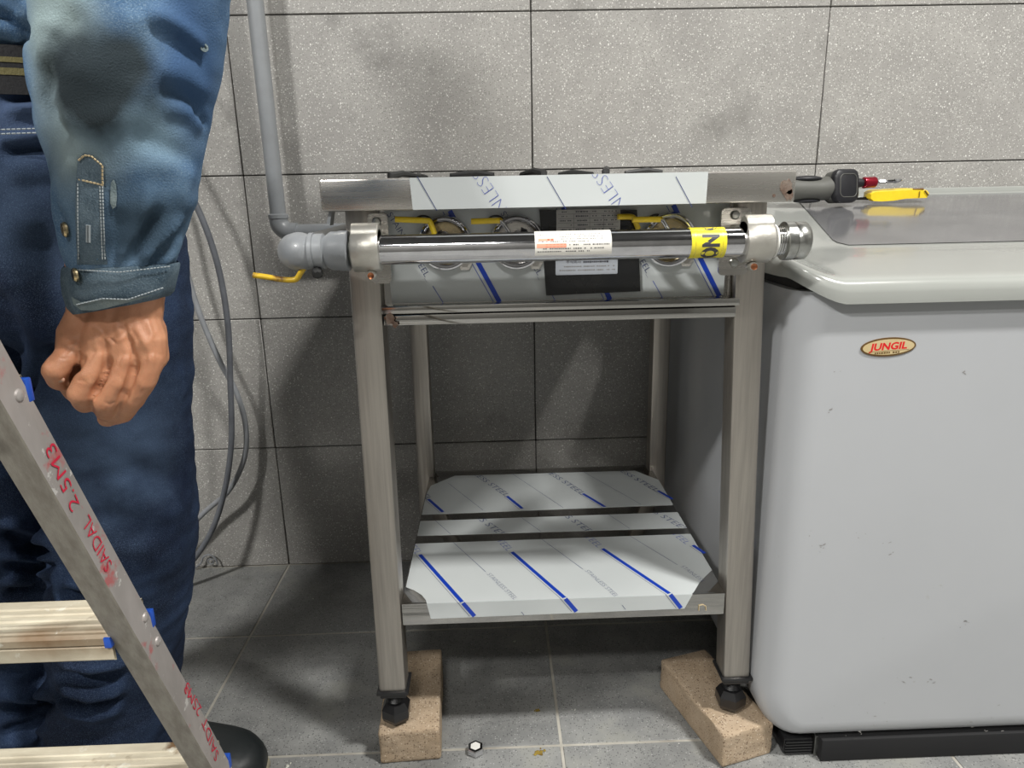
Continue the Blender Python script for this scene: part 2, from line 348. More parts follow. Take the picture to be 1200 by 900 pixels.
# ceiling lamps (outside the frame; they light the room, the third is an added fill)
for i, (x, y, z, l, wd, W, rz) in enumerate(LAMPS):
    t = thing('ceiling_lamp', (x, y, RZ1), ['slim white ceiling lamp on the left of the room', 'slim white ceiling lamp on the right of the room', 'added slim white fill lamp far behind the camera'][i], 'lamp')
    build('housing', P().box((x-l/2-.02, y-wd/2-.02, RZ1-.045), (x+l/2+.02, y+wd/2+.02, RZ1-.001), .004), 'lamp_body', t)
    ld = bpy.data.lights.new('lamp_light', 'AREA'); ld.shape = 'RECTANGLE'; ld.size = l; ld.size_y = wd; ld.energy = W; ld.color = (1, .985, .95)
    lo = bpy.data.objects.new('lamp_light', ld); COL.objects.link(lo); lo.parent = t; lo.location = (0, 0, -.05)

# ------------------------------------------------------------------ GAS STOVE ON ITS STAND
ST = thing('gas_stove_stand', (.6, -.36, .06), 'stainless steel three burner gas stove on an open leg stand with white and blue film', 'stove')
def leg_prism(p, b0, b1, t0, t1, bev=.004):
    """leg with rectangular section b0..b1 at its foot and t0..t1 at its head"""
    def ring(a, b):
        c = [(a[0]+bev, a[1]), (b[0]-bev, a[1]), (b[0]-bev*.3, a[1]+bev*.3), (b[0], a[1]+bev), (b[0], b[1]-bev), (b[0]-bev, b[1]), (a[0]+bev, b[1]), (a[0], b[1]-bev), (a[0], a[1]+bev), (a[0]+bev*.3, a[1]+bev*.3)]
        return [(x, y, a[2]) for x, y in c]
    return p.loft([ring(b0, b1), ring(t0, t1)])
FL, FR = (.3215, .3625), (.8465, .8885)
legs = [('left', leg_prism(P(), (.3215, -.615, .128), (.3620, -.575, .128), (.3285, -.615, .836), (.3680, -.575, .836))),
        ('right', leg_prism(P(), (.8475, -.615, .130), (.8880, -.575, .130), (.8215, -.615, .836), (.8610, -.575, .836))),
        ('rl', leg_prism(P(), (.3390, -.140, .10), (.3740, -.105, .10), (.3420, -.140, .836), (.3770, -.105, .836))),
        ('rr', leg_prism(P(), (.8350, -.140, .10), (.8700, -.105, .10), (.8320, -.140, .836), (.8680, -.105, .836)))]
for k, p in legs: build('leg', p, 'steel', ST)
def foot(cx, cy, z0, z1):
    f = build('foot', P().box((cx-.024, cy-.024, z1-.006), (cx+.024, cy+.024, z1-.0005), .0015).box((cx-.020, cy-.020, z1-.014), (cx+.020, cy+.020, z1-.005), .002), 'black_plastic', ST)
    prof = []; z = z0+.030
    while z < z1-.012: prof += [(.0115, z), (.0132, z+.0015), (.0115, z+.003)]; z += .0035
    build('threaded_stem', P().lathe(prof, (cx, cy, 0), (0, 0, 1), 20), 'black_plastic', f)
    build('hex_nut', P().lathe([(.014, z0+.0005), (.0215, z0+.006), (.0235, z0+.012), (.0235, z0+.026), (.017, z0+.036), (.012, z0+.037)], (cx, cy, 0), (0, 0, 1), 6, smooth=False), 'rubber', f)
foot(.342, -.595, .06, .128); foot(.868, -.595, .06, .130)
foot(.3565, -.1225, .0, .10); foot(.8525, -.1225, .0, .10)
# fascia and top pan
build('front_fascia', P().box((.3125, -.667, .834), (.8725, -.645, .8705), .003).box((.3125, -.645, .866), (.8725, -.09, .8705), .001), 'steel_h', ST)
top = build('top_pan', P().box((.3125, -.12, .836), (.8725, -.085, .866), .002).box((.3125, -.645, .836), (.318, -.12, .866), .001).box((.867, -.645, .836), (.8725, -.12, .866), .001), 'steel_h', ST)
# rust-burnt weld marks on the corners
MT['burn'] = mat('burn', (.14, .075, .05), .5, .6, col2=(.30, .24, .2), nscale=90, bump=.6, bscale=250)
def blob(cx, cz, r, y, seed):
    random.seed(seed); n = 16
    return [(cx+r*math.cos(2*PI*i/n)*random.uniform(.6, 1.15), cz+1.25*r*math.sin(2*PI*i/n)*random.uniform(.6, 1.1)) for i in range(n)]
fn = lambda u, v, t: (u, t, v)
bl = P(); bl.prism(blob(.861, .851, .0085, 0, 3), fn, -.6675, -.6668); bl.prism(blob(.865, .842, .006, 0, 4), fn, -.6675, -.6668); bl.prism(blob(.8465, .8415, .002, 0, 5), fn, -.6675, -.6668)
tag(build('scorch_mark', bl, 'burn', ST), 'brown weld scorch on the fascia corner')
bl = P(); bl.prism(blob(.377, .698, .007, 0, 9), fn, -.6185, -.6175); bl.prism(blob(.383, .690, .004, 0, 10), fn, -.6185, -.6175)
tag(build('scorch_mark', bl, 'burn', ST), 'brown weld scorch on the lower rail')
# three burners, cast grates peeking above the fascia
for cx in (.42, .545, .70):
    b = build('burner', P().lathe([(.05, .868), (.05, .876), (.03, .878), (.012, .874)], (cx, -.36, 0), (0, 0, 1), 28), 'black_iron', ST)
    for k in range(3):
        a = 2*PI*k/3 + .3 + cx*9; c, s_ = math.cos(a), math.sin(a)
        g = P(); g.tube([(cx+.095*c, -.36+.095*s_, .868), (cx+.095*c, -.36+.095*s_, .8795), (cx+.07*c, -.36+.07*s_, .8835), (cx+.03*c, -.36+.03*s_, .880)], [.005, .006, .005, .003], 8); build('grate_arm', g, 'black_iron', b)
    
# valve panel, behind the manifold
pan = build('valve_panel', P().box((.368, -.598, .704), (.832, -.592, .836)), 'mirror', ST)
rail = P().box((.3665, -.618, .7035), (.8325, -.578, .7135), .0012).box((.368, -.6155, .688), (.829, -.575, .7015), .0012).box((.3665, -.600, .690), (.8325, -.58, .712))
build('lower_rail', rail, 'mirror', ST)
fl = P(); fl.prism([(.3775, .7145), (.8165, .7145), (.8175, .836), (.3755, .836)], fn, -.5992, -.5982)
film_panel = tag(build('protective_film', fl, 'film', ST), 'white film printed STAINLESS STEEL on the valve panel')
nF = (0, -1, 0); Yp = -.5994
mk = P(); pa = lambda x, y: atY(x, y, Yp)
clipP = [((0, 0, .7150), (0, 0, 1)), ((0, 0, .8355), (0, 0, -1))]
for (xa, ya, xb, yb) in ((527, 247, 585.5, 354), (660, 243, 715, 351), (789, 240, 843, 347)):
    line_on(mk, pa(xa, ya), pa(xb, yb), .0062, nF, 0); line_on(mk, pa(xa-8, ya+1), pa(xb-6.5, yb+1), .0009, nF, 1)
    line_on(mk, pa(xb-6.5, yb+.5), pa(xb-9, yb+4), .0008, nF, 1); line_on(mk, pa(xb-3.5, yb+3), pa(xb+.5, yb+2.8), .0022, nF, 0)
for (xa, ya, xb, yb) in ((507, 335, 519, 354), (639, 331, 651, 353), (765, 329, 777, 350)):
    line_on(mk, pa(xa, ya), pa(xb, yb), .0009, nF, 1); line_on(mk, pa(xb, yb), pa(xb-1.5, yb+4), .0008, nF, 1)
for (xa, ya, xb, yb) in ((453, 251, 501, 330), (586, 250, 633, 328), (714, 248, 760, 325)):
    text_on(mk, 'STAINLESS STEEL_', pa(xa, ya), pa(xb, yb), .0078, nF, 2, -.012, clip=clipP)
build('film_print', mk, ['film_blue', 'film_violet', 'film_ink'], film_panel)
# film on the fascia
fl = P(); a = atY(482, 248, -.6672); b = atY(827, 241, -.6672)
fl.prism([(a[0]+.002, .8342), (b[0], .8345), (b[0]+.0008, .8703), (a[0], .8703)], fn, -.6679, -.6672)
film_f = tag(build('protective_film', fl, 'film', ST), 'white film with large blue lettering on the front fascia')
mk = P(); pb = lambda x, y: atY(x, y, -.6681); clipF = [((0, 0, .8346), (0, 0, 1)), ((0, 0, .8702), (0, 0, -1))]
for x0 in (595.5, 735.5):
    yo = -(x0-595)*.012
    text_on(mk, 'NLESS', pb(x0, 244.5+yo), pb(x0-31, 197+yo), .0150, nF, 1, -.032, clip=clipF)
for xa, xb in ((489, 512), (641, 663), (792, 811)):
    line_on(mk, pb(xa, 207), pb(xb, 247-(xa-489)*.014), .0009, nF, 2)
    if False: pass
bm_ = bmesh.new()
build('film_print', mk, ['film_blue', 'film_violet', 'film_ink'], film_f)
# round glass-faced dials
for i, (px, py) in enumerate(((521.5, 285), (605.5, 284), (784.5, 281))):
    c = atY(px, py, -.606)
    d = build('burner_port', P().lathe([(.0345, -.6065), (.0352, -.6100), (.0335, -.6135), (.0315, -.6140), (.0300, -.6120), (.0300, -.6105), (.0285, -.6125), (.0270, -.6115), (.0255, -.6060), (.024, -.6030)] and
        [(.0345, 0), (.0352, .006), (.0335, .0105), (.0318, .0110), (.0305, .0085), (.0292, .0085), (.0280, .0105), (.0268, .0095), (.0258, .003), (.024, .002)], (c[0], -.6000, c[2]), (0, -1, 0), 48), 'chrome', ST)
    build('port_throat', P().lathe([(.0262, .0035), (.0235, .0045), (.012, .0040), (.006, .0050)], (c[0], -.6, c[2]), (0, -1, 0), 32), 'brass' if i != 1 else 'steel_h', d)
    build('spindle', P().tube([(c[0]+.001, -.603, c[2]+.010), (c[0]+.001, -.622, c[2]+.010)], .0052, 14).ball((c[0]+.001, -.622, c[2]+.011), .0052).tube([(c[0]+.001, -.612, c[2]-.004), (c[0]+.001, -.612, c[2]+.014)], .0032, 10), 'chrome', d)
    build('screw', P().tube([(c[0]+.0095, -.603, c[2]+.004), (c[0]+.0095, -.619, c[2]+.004)], .0032, 8).box((c[0]+.0065, -.620, c[2]+.001), (c[0]+.0125, -.612, c[2]+.008), .0005), 'brass', d)
    build('dark_recess', P().prism([(c[0]-.012, c[2]+.004), (c[0]-.0035, c[2]+.006), (c[0]-.003, c[2]+.017), (c[0]-.009, c[2]+.014)] if i != 1 else [(c[0]+.004, c[2]+.006), (c[0]+.020, c[2]+.004), (c[0]+.013, c[2]+.016), (c[0]+.006, c[2]+.019)], fn, -.6052, -.6040), 'black_gloss', d)
    # lock nut tab, lower right of the port
    build('hex_tab', P().lathe([(.010, 0), (.010, .004), (.006, .005)], (c[0]+.024, -.5995, c[2]-.026), (0, -1, 0), 6, smooth=False), 'steel_h', d)
# black plate with rating plate and silver label
bp = P(); q = [atY(x, y, -.601) for x, y in ((632, 246), (746, 246), (750, 341), (640, 346))]
bp.prism([(a[0], min(a[2], .8358)) for a in q], fn, -.6040, -.6000)
bplate = tag(build('backing_plate', bp, 'black_gloss', ST), 'glossy black backing plate behind the labels')
rp = P(); q = [atY(x, y, -.6045) for x, y in ((652, 246), (727, 246), (727, 276), (651, 277))]
X0, X1, Z0, Z1 = q[0][0], q[1][0], q[3][2], min(q[0][2], .8355)
rp.prism([(X0, Z0), (X1, Z0), (X1, Z1), (X0, Z1)], fn, -.6055, -.6041)
rpl = tag(build('rating_plate', rp, 'rating', bplate), 'grey rating plate with a printed table')
mk = P(); Yr = -.6056; rows = 6
for k in range(1, rows): z = Z0+(Z1-Z0)*k/rows; line_on(mk, (X0+.002, Yr, z), (X1-.002, Yr, z), .0003, nF)
for u in (.27, .52, .74): line_on(mk, (X0+(X1-X0)*u, Yr, Z0+(Z1-Z0)*.17), (X0+(X1-X0)*u, Yr, Z1-.006), .0003, nF)
def rowmarks(p, x0, x1, z, Y, h, m=0, fill=.85, wmin=.0008, wmax=.0022):
    x = x0
    while x < x1:
        wd = random.uniform(wmin, wmax)
        if random.random() < fill: line_on(p, (x, Y, z), (x+wd, Y, z), h*random.uniform(.55, 1), nF, m)
        x += wd+.0006
random.seed(5)
for k in range(rows):
    z = Z0+(Z1-Z0)*(k+.5)/rows
    rowmarks(mk, X0+.004, X0+(X1-X0)*.22, z, Yr, .0017, fill=.6); rowmarks(mk, X0+(X1-X0)*.30, X0+(X1-X0)*.48, z, Yr, .0022, fill=.9); rowmarks(mk, X0+(X1-X0)*.56, X1-.005, z, Yr, .0017, fill=.6)
build('rating_print', mk, 'ink', rpl)
sl = P(); q = [atY(x, y, -.6045) for x, y in ((651, 298), (724, 298), (724, 321), (651, 322.5))]
A0, A1, B0, B1 = q[0][0], q[1][0], q[3][2], q[0][2]
sl.prism([(A0+.001, B0), (A1-.001, B0), (A1, B0+.001), (A1, B1), (A0, B1), (A0, B0+.001)], fn, -.6050, -.6041)
sil = tag(build('silver_label', sl, 'label_silver', bplate), 'silver label with rows of small dark characters')
mk = P()
zz = B0+(B1-B0)*.56
text_on(mk, '주식회사', (A0+.0135, -.6051, zz), (A0+.033, -.6051, zz), .0030, nF, 0)
rowmarks(mk, A0+.036, A1-.014, zz+.0013, -.6051, .0026, 0, 1, .0018, .0026)
rowmarks(mk, A0+.011, A1-.006, B0+(B1-B0)*.40, -.6051, .0017, 1); rowmarks(mk, A0+.005, A1-.005, B0+(B1-B0)*.22, -.6051, .0018, 1); rowmarks(mk, A0+.010, A1-.010, B0+(B1-B0)*.90, -.6051, .0012, 1)
build('label_print', mk, ['ink', 'ink_soft'], sil)
# thin side trims in the dark slots beside the film
build('edge_strip', P().box((.8205, -.602, .704), (.8225, -.597, .835)), 'steel_h', ST)

# ------- lower shelf
SZ = .2745
sh = P().box((.364, -.612, SZ-.0355), (.842, -.608, SZ), .0008).box((.364, -.609, SZ-.003), (.842, -.14, SZ), .0004).box((.375, -.14, SZ-.003), (.832, -.108, SZ), .0004).box((.364, -.609, SZ-.0355), (.842, -.600, SZ-.033))
shelf = build('lower_shelf', sh, 'mirror', ST)
fz = lambda u, v, t: (u, v, t)
def px_poly(pts, z): return [tuple(atZ(x, y, z)[:2]) for x, y in pts]
nU = (0, 0, 1)
zt = SZ+.0007
cl = lambda a: (min(max(a[0], .3655), .842), max(a[1], -.6115))
front_poly = px_poly([(476, 637.5), (811, 625.5), (836, 668), (829, 673), (820, 682), (813.5, 693)], zt)
front_poly += [(atZ(811.5, 698, zt)[0], -.6125)]
left_arc = px_poly([(499, 703), (494, 697), (485, 691.5), (473.5, 688), (470.8, 664)], zt)
front_poly += [(atZ(500, 707, zt)[0], -.6125)] + left_arc
front_poly = [cl(a) if a[1] > -.6 else a for a in front_poly]
p = P(); p.prism(front_poly, fz, SZ+.0001, zt)
lip = [atY(x, y, -.6125) for x, y in ((500, 707), (811.5, 697), (802, 713), (505, 725))]
p.prism([(lip[0][0], SZ+.0003), (lip[1][0], SZ+.0003), (lip[2][0], lip[2][2]), (lip[3][0], lip[3][2])], fn, -.6129, -.6121)
ff = tag(build('protective_film', p, 'film', shelf), 'bright front sheet of film folded over the shelf edge')
pm = px_poly([(481, 611), (798, 600), (811, 618), (479.5, 628)], zt)
fm = tag(build('protective_film', P().prism([cl(a) for a in pm], fz, SZ+.0001, zt), 'film', shelf), 'narrow middle strip of film on the shelf')
pr = px_poly([(488, 603), (487.5, 580), (505, 569), (533, 557.5), (744, 551.5), (758, 557), (778, 562), (793, 591)], zt)
fr = tag(build('protective_film', P().prism([cl(a) for a in pr], fz, SZ+.0001, zt), 'film', shelf), 'shaded rear sheet of film on the shelf')
zz = zt
def stripe(p, xa, ya, xb, yb, thick=True):
    A = atZ(xa, ya, zz); B = atZ(xb, yb, zz)
    A = Vector(A); B = Vector(B)
    if thick:
        line_on(p, A, B, .0062, nU, 0, .0002); s_ = Vector(nU).cross((B-A).normalized())*-.0062; line_on(p, A+s_, B+s_, .0007, nU, 1, .0002)
    else: line_on(p, A, B, .0008, nU, 1, .0002)
def edge_clip(poly):
    """inward planes of the long straight edges"""
    out = []; c = Vector((sum(a[0] for a in poly)/len(poly), sum(a[1] for a in poly)/len(poly), 0)); n = len(poly)
    for i in range(n):
        a = Vector((*poly[i], 0)); b = Vector((*poly[(i+1) % n], 0))
        if (b-a).length < .05: continue
        nn = Vector((-(b-a).y, (b-a).x, 0)).normalized()
        if nn.dot(c-a) < 0: nn = -nn
        out.append((a, nn))
    return out
mk = P()
for L_ in ((492, 650, 541.5, 705.5), (600, 647, 661.5, 700.5), (706, 643, 784.5, 695.5), (812, 639, 826, 648.5)): stripe(mk, *L_)
for L_ in ((531, 635.5, 569, 670), (635, 632, 683, 667), (738, 628, 794, 662)): stripe(mk, *L_, thick=False)
# continuing over the lip
for (xa, ya, xb, yb) in ((541.5, 705.5, 556, 722), (661.5, 700.5, 675.5, 716.5), (784.5, 695.5, 798, 712.5)):
    A = atY(xa+1, ya+1, -.613); B = atY(xb, yb, -.613); line_on(mk, A, B, .0062, nF, 0, .0003); line_on(mk, A-np.array([.007, 0, 0]), B-np.array([.007, 0, 0]), .0007, nF, 1, .0003)
for (xa, ya, xb, yb) in ((611, 717, 614, 720.5), (729, 709, 733, 714)): line_on(mk, atY(xa, ya, -.613), atY(xb, yb, -.613), .0007, nF, 1, .0003)
cF = edge_clip(front_poly)
_a = Vector(atZ(836, 671, zz)); _b2 = Vector(atZ(811, 697, zz)); _n = Vector((-(_b2-_a).y, (_b2-_a).x, 0)).normalized(); _n = _n if _n.x < 0 else -_n; rclip = (_a, _n)
for (xa, ya, xb, yb) in ((570, 673, 602, 703), (685, 669, 721, 700), (797, 664, 838, 693)):
    text_on(mk, 'STAINLESS STEEL', atZ(xa, ya, zz), atZ(xb, yb, zz), .0078, nU, 1, -.022, .0003, clip=cF+([rclip] if xa > 790 else []))
for (xa, ya, xb, yb) in ((449, 607, 487, 650), (550, 603, 594, 646), (646, 598, 700, 642), (745, 595, 803, 638)):
    text_on(mk, 'STAINLESS STEEL', atZ(xa, ya, zz), atZ(xb, yb, zz), .0135, nU, 2, -.020, .0003, clip=cF)
build('film_print', mk, ['film_blue', 'film_ink', 'film_violet'], ff)
mk = P(); cM = edge_clip([cl(a) for a in pm])
for L_ in ((510, 610, 528, 626), (611, 606.5, 634, 623), (713, 603, 738, 619.5)): stripe(mk, *L_, thick=False)
for (xa, ya, xb, yb) in ((525, 584, 592, 632), (624, 580, 694, 628), (722, 576, 802, 622)):
    text_on(mk, 'STAINLESS STEEL', atZ(xa, ya, zz), atZ(xb, yb, zz), .0135, nU, 1, -.010, .0003, clip=cM)
build('film_print', mk, ['film_blue', 'film_ink'], fm)
mk = P(); cR_ = edge_clip([cl(a) for a in pr])
for L_ in ((502, 585, 519, 600), (594, 581.5, 612, 596), (683, 578.5, 709, 594), (771, 575, 788, 585)): stripe(mk, *L_)
for L_ in ((525, 566, 566, 598), (600, 555, 660, 595), (683, 552.5, 751, 591)): stripe(mk, *L_, thick=False)
for (xa, ya, xb, yb) in ((455, 546, 500, 586), (534, 542, 592, 582), (616, 538, 681, 580), (697, 536, 768, 576)):
    text_on(mk, 'STAINLESS STEEL', atZ(xa, ya, zz), atZ(xb, yb, zz), .0135, nU, 1, -.010, .0003, clip=cR_)
build('film_print', mk, ['film_blue', 'film_ink'], fr)
# chalky round-topped mark on the shelf lip
c = atY(823, 712, -.6125); k = P()
k.tube([(c[0]-.005, -.6125, c[2]-.005), (c[0]-.005, -.6125, c[2]+.004), (c[0]+.001, -.6125, c[2]+.005), (c[0]+.005, -.6125, c[2]+.002), (c[0]+.006, -.6125, c[2]-.005)], .0008, 6)
tag(build('chalk_mark', k, 'thread', ST), 'small pale loop mark on the shelf lip')
# shelf and stand reinforcing bracket tabs on the legs holding the manifold
def bracket(x0, x1, z0, z1, Y):
    n = 6; r = .006; pts = []
    for cx, cz, a0 in ((x1-r, z1-r, 0), (x0+r, z1-r, 90), (x0+r, z0+r, 180), (x1-r, z0+r, 270)):
        for k in range(n+1): a = math.radians(a0+90*k/n); pts.append((cx+r*math.cos(a), cz+r*math.sin(a)))
    return P().prism(pts, fn, Y-.003, Y)

# ------------------------------------------------------------------ GAS MANIFOLD
MZ = .7895; MY = -.680; MR = .0172
GM = thing('gas_manifold', (.6, MY, MZ), 'chromed gas manifold pipe with yellow lever valves along the stove front', 'pipe')
def mz(x): return MZ + (.6-x)*.0008
xl, xr = .362, .872
build('pipe', P().lathe([(MR, xl-.6), (MR, xr-.6)], (.6, MY, MZ), (1, 0, 0), 48), 'chrome', GM)
for (x0, x1, flip) in ((.3585, .3795, 1), (.8065, .8270, -1)):
    pass
def clampc(xa, xb, zc, r=.0250):
    p = P().lathe([(r-.001, 0), (r, .0015), (r, xb-xa-.0015), (r-.001, xb-xa)], (xa, MY, zc), (1, 0, 0), 40)
    p.lathe([(.0135, 0), (.0145, .001), (.0145, xb-xa-.001), (.0135, xb-xa)], (xa, MY-.001, zc+.017), (1, 0, 0), 28)
    return p
cl_l = atY(412, 290, MY-.01); cl_r = atY(444, 290, MY-.01)
cl2_l = atY(873.5, 281, MY-.01); cl2_r = atY(905, 280, MY-.01)
for (a, b, s_) in ((cl_l[0], cl_r[0], 1), (cl2_l[0], cl2_r[0], 1)):
    cbl = build('pipe_clamp', clampc(a, b, MZ), 'cast', GM)
    cx = b-.011 if a < .5 else a+.011; cz = MZ-.028
    build('clamp_screw', P().lathe([(.0058, 0), (.0058, .010), (.0046, .012)], (cx, MY-.002, cz), (0, -1, 0), 24), 'cast', cbl)
    build('screw_head', P().lathe([(.0040, 0), (.0038, .0135), (.0015, .0125)], (cx, MY-.002, cz), (0, -1, 0), 16), 'copper', cbl)
    build('clamp_arm', P().box((a+.004, MY+.010, MZ-.018), (b-.004, -.618, MZ+.018), .003), 'cast', cbl)
# bracket plates bolted to the legs
for (xa, ya, xb, yb, bolts) in ((430, 250, 459, 332, ((441, 260),)), (846, 244, 875, 322, ((862, 252), (860, 308)))):
    A = atY(xa, ya, -.622); B = atY(xb, yb, -.622)
    br = build('bracket_plate', bracket(A[0], B[0], B[2], min(A[2], .8335), -.6195), 'steel_h', GM)
    for (bx, by) in bolts:
        c = atY(bx, by, -.625); build('bolt', P().lathe([(.0058, 0), (.0058, .003), (.0045, .005), (.001, .0055)], (c[0], -.622, c[2]), (0, -1, 0), 12), 'zinc', br)
# end cap on the right
e0 = cl2_r[0]; e1 = atY(916, 281, MY)[0]; e2 = atY(944, 281, MY)[0]
build('pipe_thread', P().lathe([(.0168+.0012*(k % 2), (e1+.004-e0)*k/14) for k in range(15)], (e0, MY, MZ), (1, 0, 0), 32), 'zinc', GM)
build('thread_seal', P().lathe([(.017, 0), (.0195, .001), (.0195, .003), (.017, .004)], (e0+.003, MY, MZ), (1, 0, 0), 32), 'white_seal', GM)
ec = e2-e1
build('end_cap', P().lathe([(.0195, 0), (.0225, .0015), (.0225, ec*.40), (.0212, ec*.45), (.0222, ec*.5), (.0222, ec-.003), (.0195, ec), (.001, ec)], (e1, MY, MZ), (1, 0, 0), 36), 'zinc', GM)
# sticker wrapped round the pipe
def wrap(x0, x1, a0, a1, r, n=14, th=.0004):
    """patch round the pipe between angles (0 = towards the camera side -Y, + = up)"""
    p = P(); v = []; f = []
    for rr in (r, r+th):
        for i in range(n+1):
            a = a0+(a1-a0)*i/n
            for x in (x0, x1): v.append((x, MY-rr*math.cos(a), MZ+rr*math.sin(a)))
    m_ = 2*(n+1)
    for i in range(n): f += [(2*i, 2*i+1, 2*i+3, 2*i+2), (m_+2*i, m_+2*i+1, m_+2*i+3, m_+2*i+2), (2*i, 2*i+2, m_+2*i+2, m_+2*i), (2*i+1, 2*i+3, m_+2*i+3, m_+2*i+1)]
    f += [(0, 1, m_+1, m_), (2*n, 2*n+1, m_+2*n+1, m_+2*n)]
    return p.add(v, f)
def on_pipe(x, s, r): a = s/r; return (x, MY-r*math.cos(a), MZ+r*math.sin(a))
sx0, sx1 = atY(627, 290, MY-MR)[0], atY(717, 290, MY-MR)[0]
stk = tag(build('warning_sticker', wrap(sx0, sx1, -.55, 1.45, MR+.0001), 'label_white', GM), 'white warning sticker with faded red heading')
mk = P(); random.seed(11)
def pm_rect(p, x0, x1, s0, s1, m):
    r = MR+.0007; k = max(1, int(abs(s1-s0)/.002)); v = []; f = []
    for i in range(k+1):
        s = s0+(s1-s0)*i/k; v += [on_pipe(x0, s, r), on_pipe(x1, s, r)]
    for i in range(k): f.append((2*i, 2*i+1, 2*i+3, 2*i+2))
    p.add(v, f, m, False)
W_ = sx1-sx0
pm_rect(mk, sx0+.004, sx0+.022, .0075, .0105, 1); pm_rect(mk, sx0+.002, sx0+.036, -.0005, .0042, 1)
for x in np.arange(sx0+.004, sx0+.034, .0042): pm_rect(mk, x, x+.0028, .0002, .0034, 2 if x > sx0+.012 else 1)
for x in np.arange(sx0+.006, sx0+.02, .0042): pm_rect(mk, x, x+.0026, .0079, .0100, 2 if x > sx0+.012 else 1)
for (sv, xa, xb, mm) in ((.0155, .004, .08, 3), (.012, .03, .085, 3), (.009, .03, .085, 3), (.006, .004, .065, 3), (.002, .042, .090, 0), (-.0022, .010, .083, 0), (-.0055, .003, .068, 0)):
    x = sx0+xa*W_/.094
    while x < sx0+xb*W_/.094:
        wd = random.uniform(.0007, .0020)
        if random.random() < .8: pm_rect(mk, x, x+wd, sv, sv+.0012, mm)
        x += wd+.0009
build('sticker_print', mk, ['ink', 'salmon', 'red_ink', 'ink_soft'], stk)
tx0, tx1 = atY(811, 285, MY-MR)[0], atY(852, 285, MY-MR)[0]
tape = tag(build('yellow_tape', wrap(tx0, tx1, -PI, PI*.999, MR+.0001, 48, .0006), 'yellow_tape', GM), 'yellow band of tape with black letters')
mk = P(); R_ = MR+.0009
pm = lambda p, x0, x1: [pm_rect(p, x0, x1, -PI*R_, PI*R_, 0)]
v, f = text_geo('CAUTION C', .05); bm = bmesh.new(); vs = [bm.verts.new((a, b, 0)) for a, b in v]
for q in f:
    try: bm.faces.new([vs[i] for i in q])
    except ValueError: pass
bmesh.ops.triangulate(bm, faces=bm.faces[:])
for _ in range(14):
    bmesh.ops.bisect_plane(bm, geom=bm.verts[:]+bm.edges[:]+bm.faces[:], plane_co=(.15+.34*_, 0, 0), plane_no=(1, 0, 0))
xm = (tx0+tx1)/2+.0015; hN = .0185; K_ = .0205; W_N = max(q[0] for q in text_geo('CAUTION', .05)[0]); S0 = .0045-(W_N-.33)*K_
for q in bm.verts:
    s = S0 + q.co.x*K_; q.co = Vector(on_pipe(xm+hN/2-q.co.y/.7*hN, s, R_))
mk.frombm(bm, 0, None, False)
for x in (tx0+.0045, tx1-.0045): pm_rect(mk, x, x+.0004, -.05, .05, 1)
build('tape_print', mk, ['ink', 'brass'], tape)
# lever valves behind the pipe
def lever(pts, r, mtl='yellow_grip', bend=None):
    return P().tube(spline(pts, 6), r, 12, flat=(1, .8))
for (px0, py0, px1, py1, px2, py2, hide) in ((463, 257, 503, 258.5, 509, 274, 0), (552, 259.5, 588, 258.5, 597, 274, 0), (741, 257.5, 776, 257, 785, 272, 0), (724, 254, 742, 254, 748, 268, 1)):
    Yv = -.640 if not hide else -.612
    a = atY(px0, py0, Yv-.002); b = atY(px1-4, py1, Yv); b2 = atY(px1+1, py1+2, Yv); c = atY(px2, py2, Yv+.002)
    bx = c[0]+.004
    body = build('valve_body', P().tube([(bx, MY+.012, MZ), (bx, Yv-.006, MZ+.001)], .0085, 6).tube([(bx, Yv-.008, MZ+.001), (bx, -.604, MZ-.002)], .0065, 14).tube([(bx, Yv, MZ), (bx, Yv, MZ+.010)], .0055, 12), 'chrome', GM)
    lv = build('lever', P().tube([tuple(c), (bx, Yv, MZ+.009)], .0024, 10).ball((bx, Yv, MZ+.0105), (.005, .005, .003)), 'chrome', body)
    if px0 < 500 or hide: g = [tuple(a), tuple((a+b)/2), tuple(b), tuple(b2), tuple(c)]
    else: g = [tuple(a), tuple((a+b)/2), tuple(b), tuple(b+np.array([.002, 0, 0]))]
    build('grip', P().tube(spline(g, 5), .0036, 12), 'yellow_grip', lv)
    if px0 >= 500 and not hide: build('lever_neck', P().tube([tuple(b), tuple(b2), tuple(c)], .0026, 10), 'chrome', lv)
    # loose gasket ring seen above the port
    k = atY(px1-7, py1+2, -.603)
    build('cable_loop', P().tube([(k[0]+.011*math.cos(t), -.604, k[2]+.008*math.sin(t)) for t in np.linspace(.2, 3.0, 12)], .0012, 6), 'rubber', body)
# grey painted union on the left end of the pipe
u0 = cl_l[0]
def xat(px): return atY(px, 292, MY-.012)[0]
prof = [(.0178, 0), (.0178, .004)]
def seg(a, b, r0, r1=None): return [(r0, u0-xat(a)), (r1 if r1 else r0, u0-xat(b))]
pu = P().lathe([(.0172+.0012*(k % 2), .0007*k) for k in range(8)], (u0+.002, MY, MZ), (-1, 0, 0), 32)
build('pipe_thread', pu, 'zinc', GM)
build('union_nut', P().lathe([(.0210, u0-xat(407.5)), (.0232, u0-xat(406)), (.0232, u0-xat(396)), (.0225, u0-xat(394)), (.0225, u0-xat(386)), (.0185, u0-xat(380)), (.0165, u0-xat(377))], (u0, MY, MZ), (-1, 0, 0), 36), 'grey_paint', GM)
build('union_collar', P().lathe([(.0160, u0-xat(380)), (.0205, u0-xat(377)), (.0205, u0-xat(366)), (.0175, u0-xat(364)), (.0175, u0-xat(360))], (u0, MY, MZ), (-1, 0, 0), 36), 'grey_paint', GM)
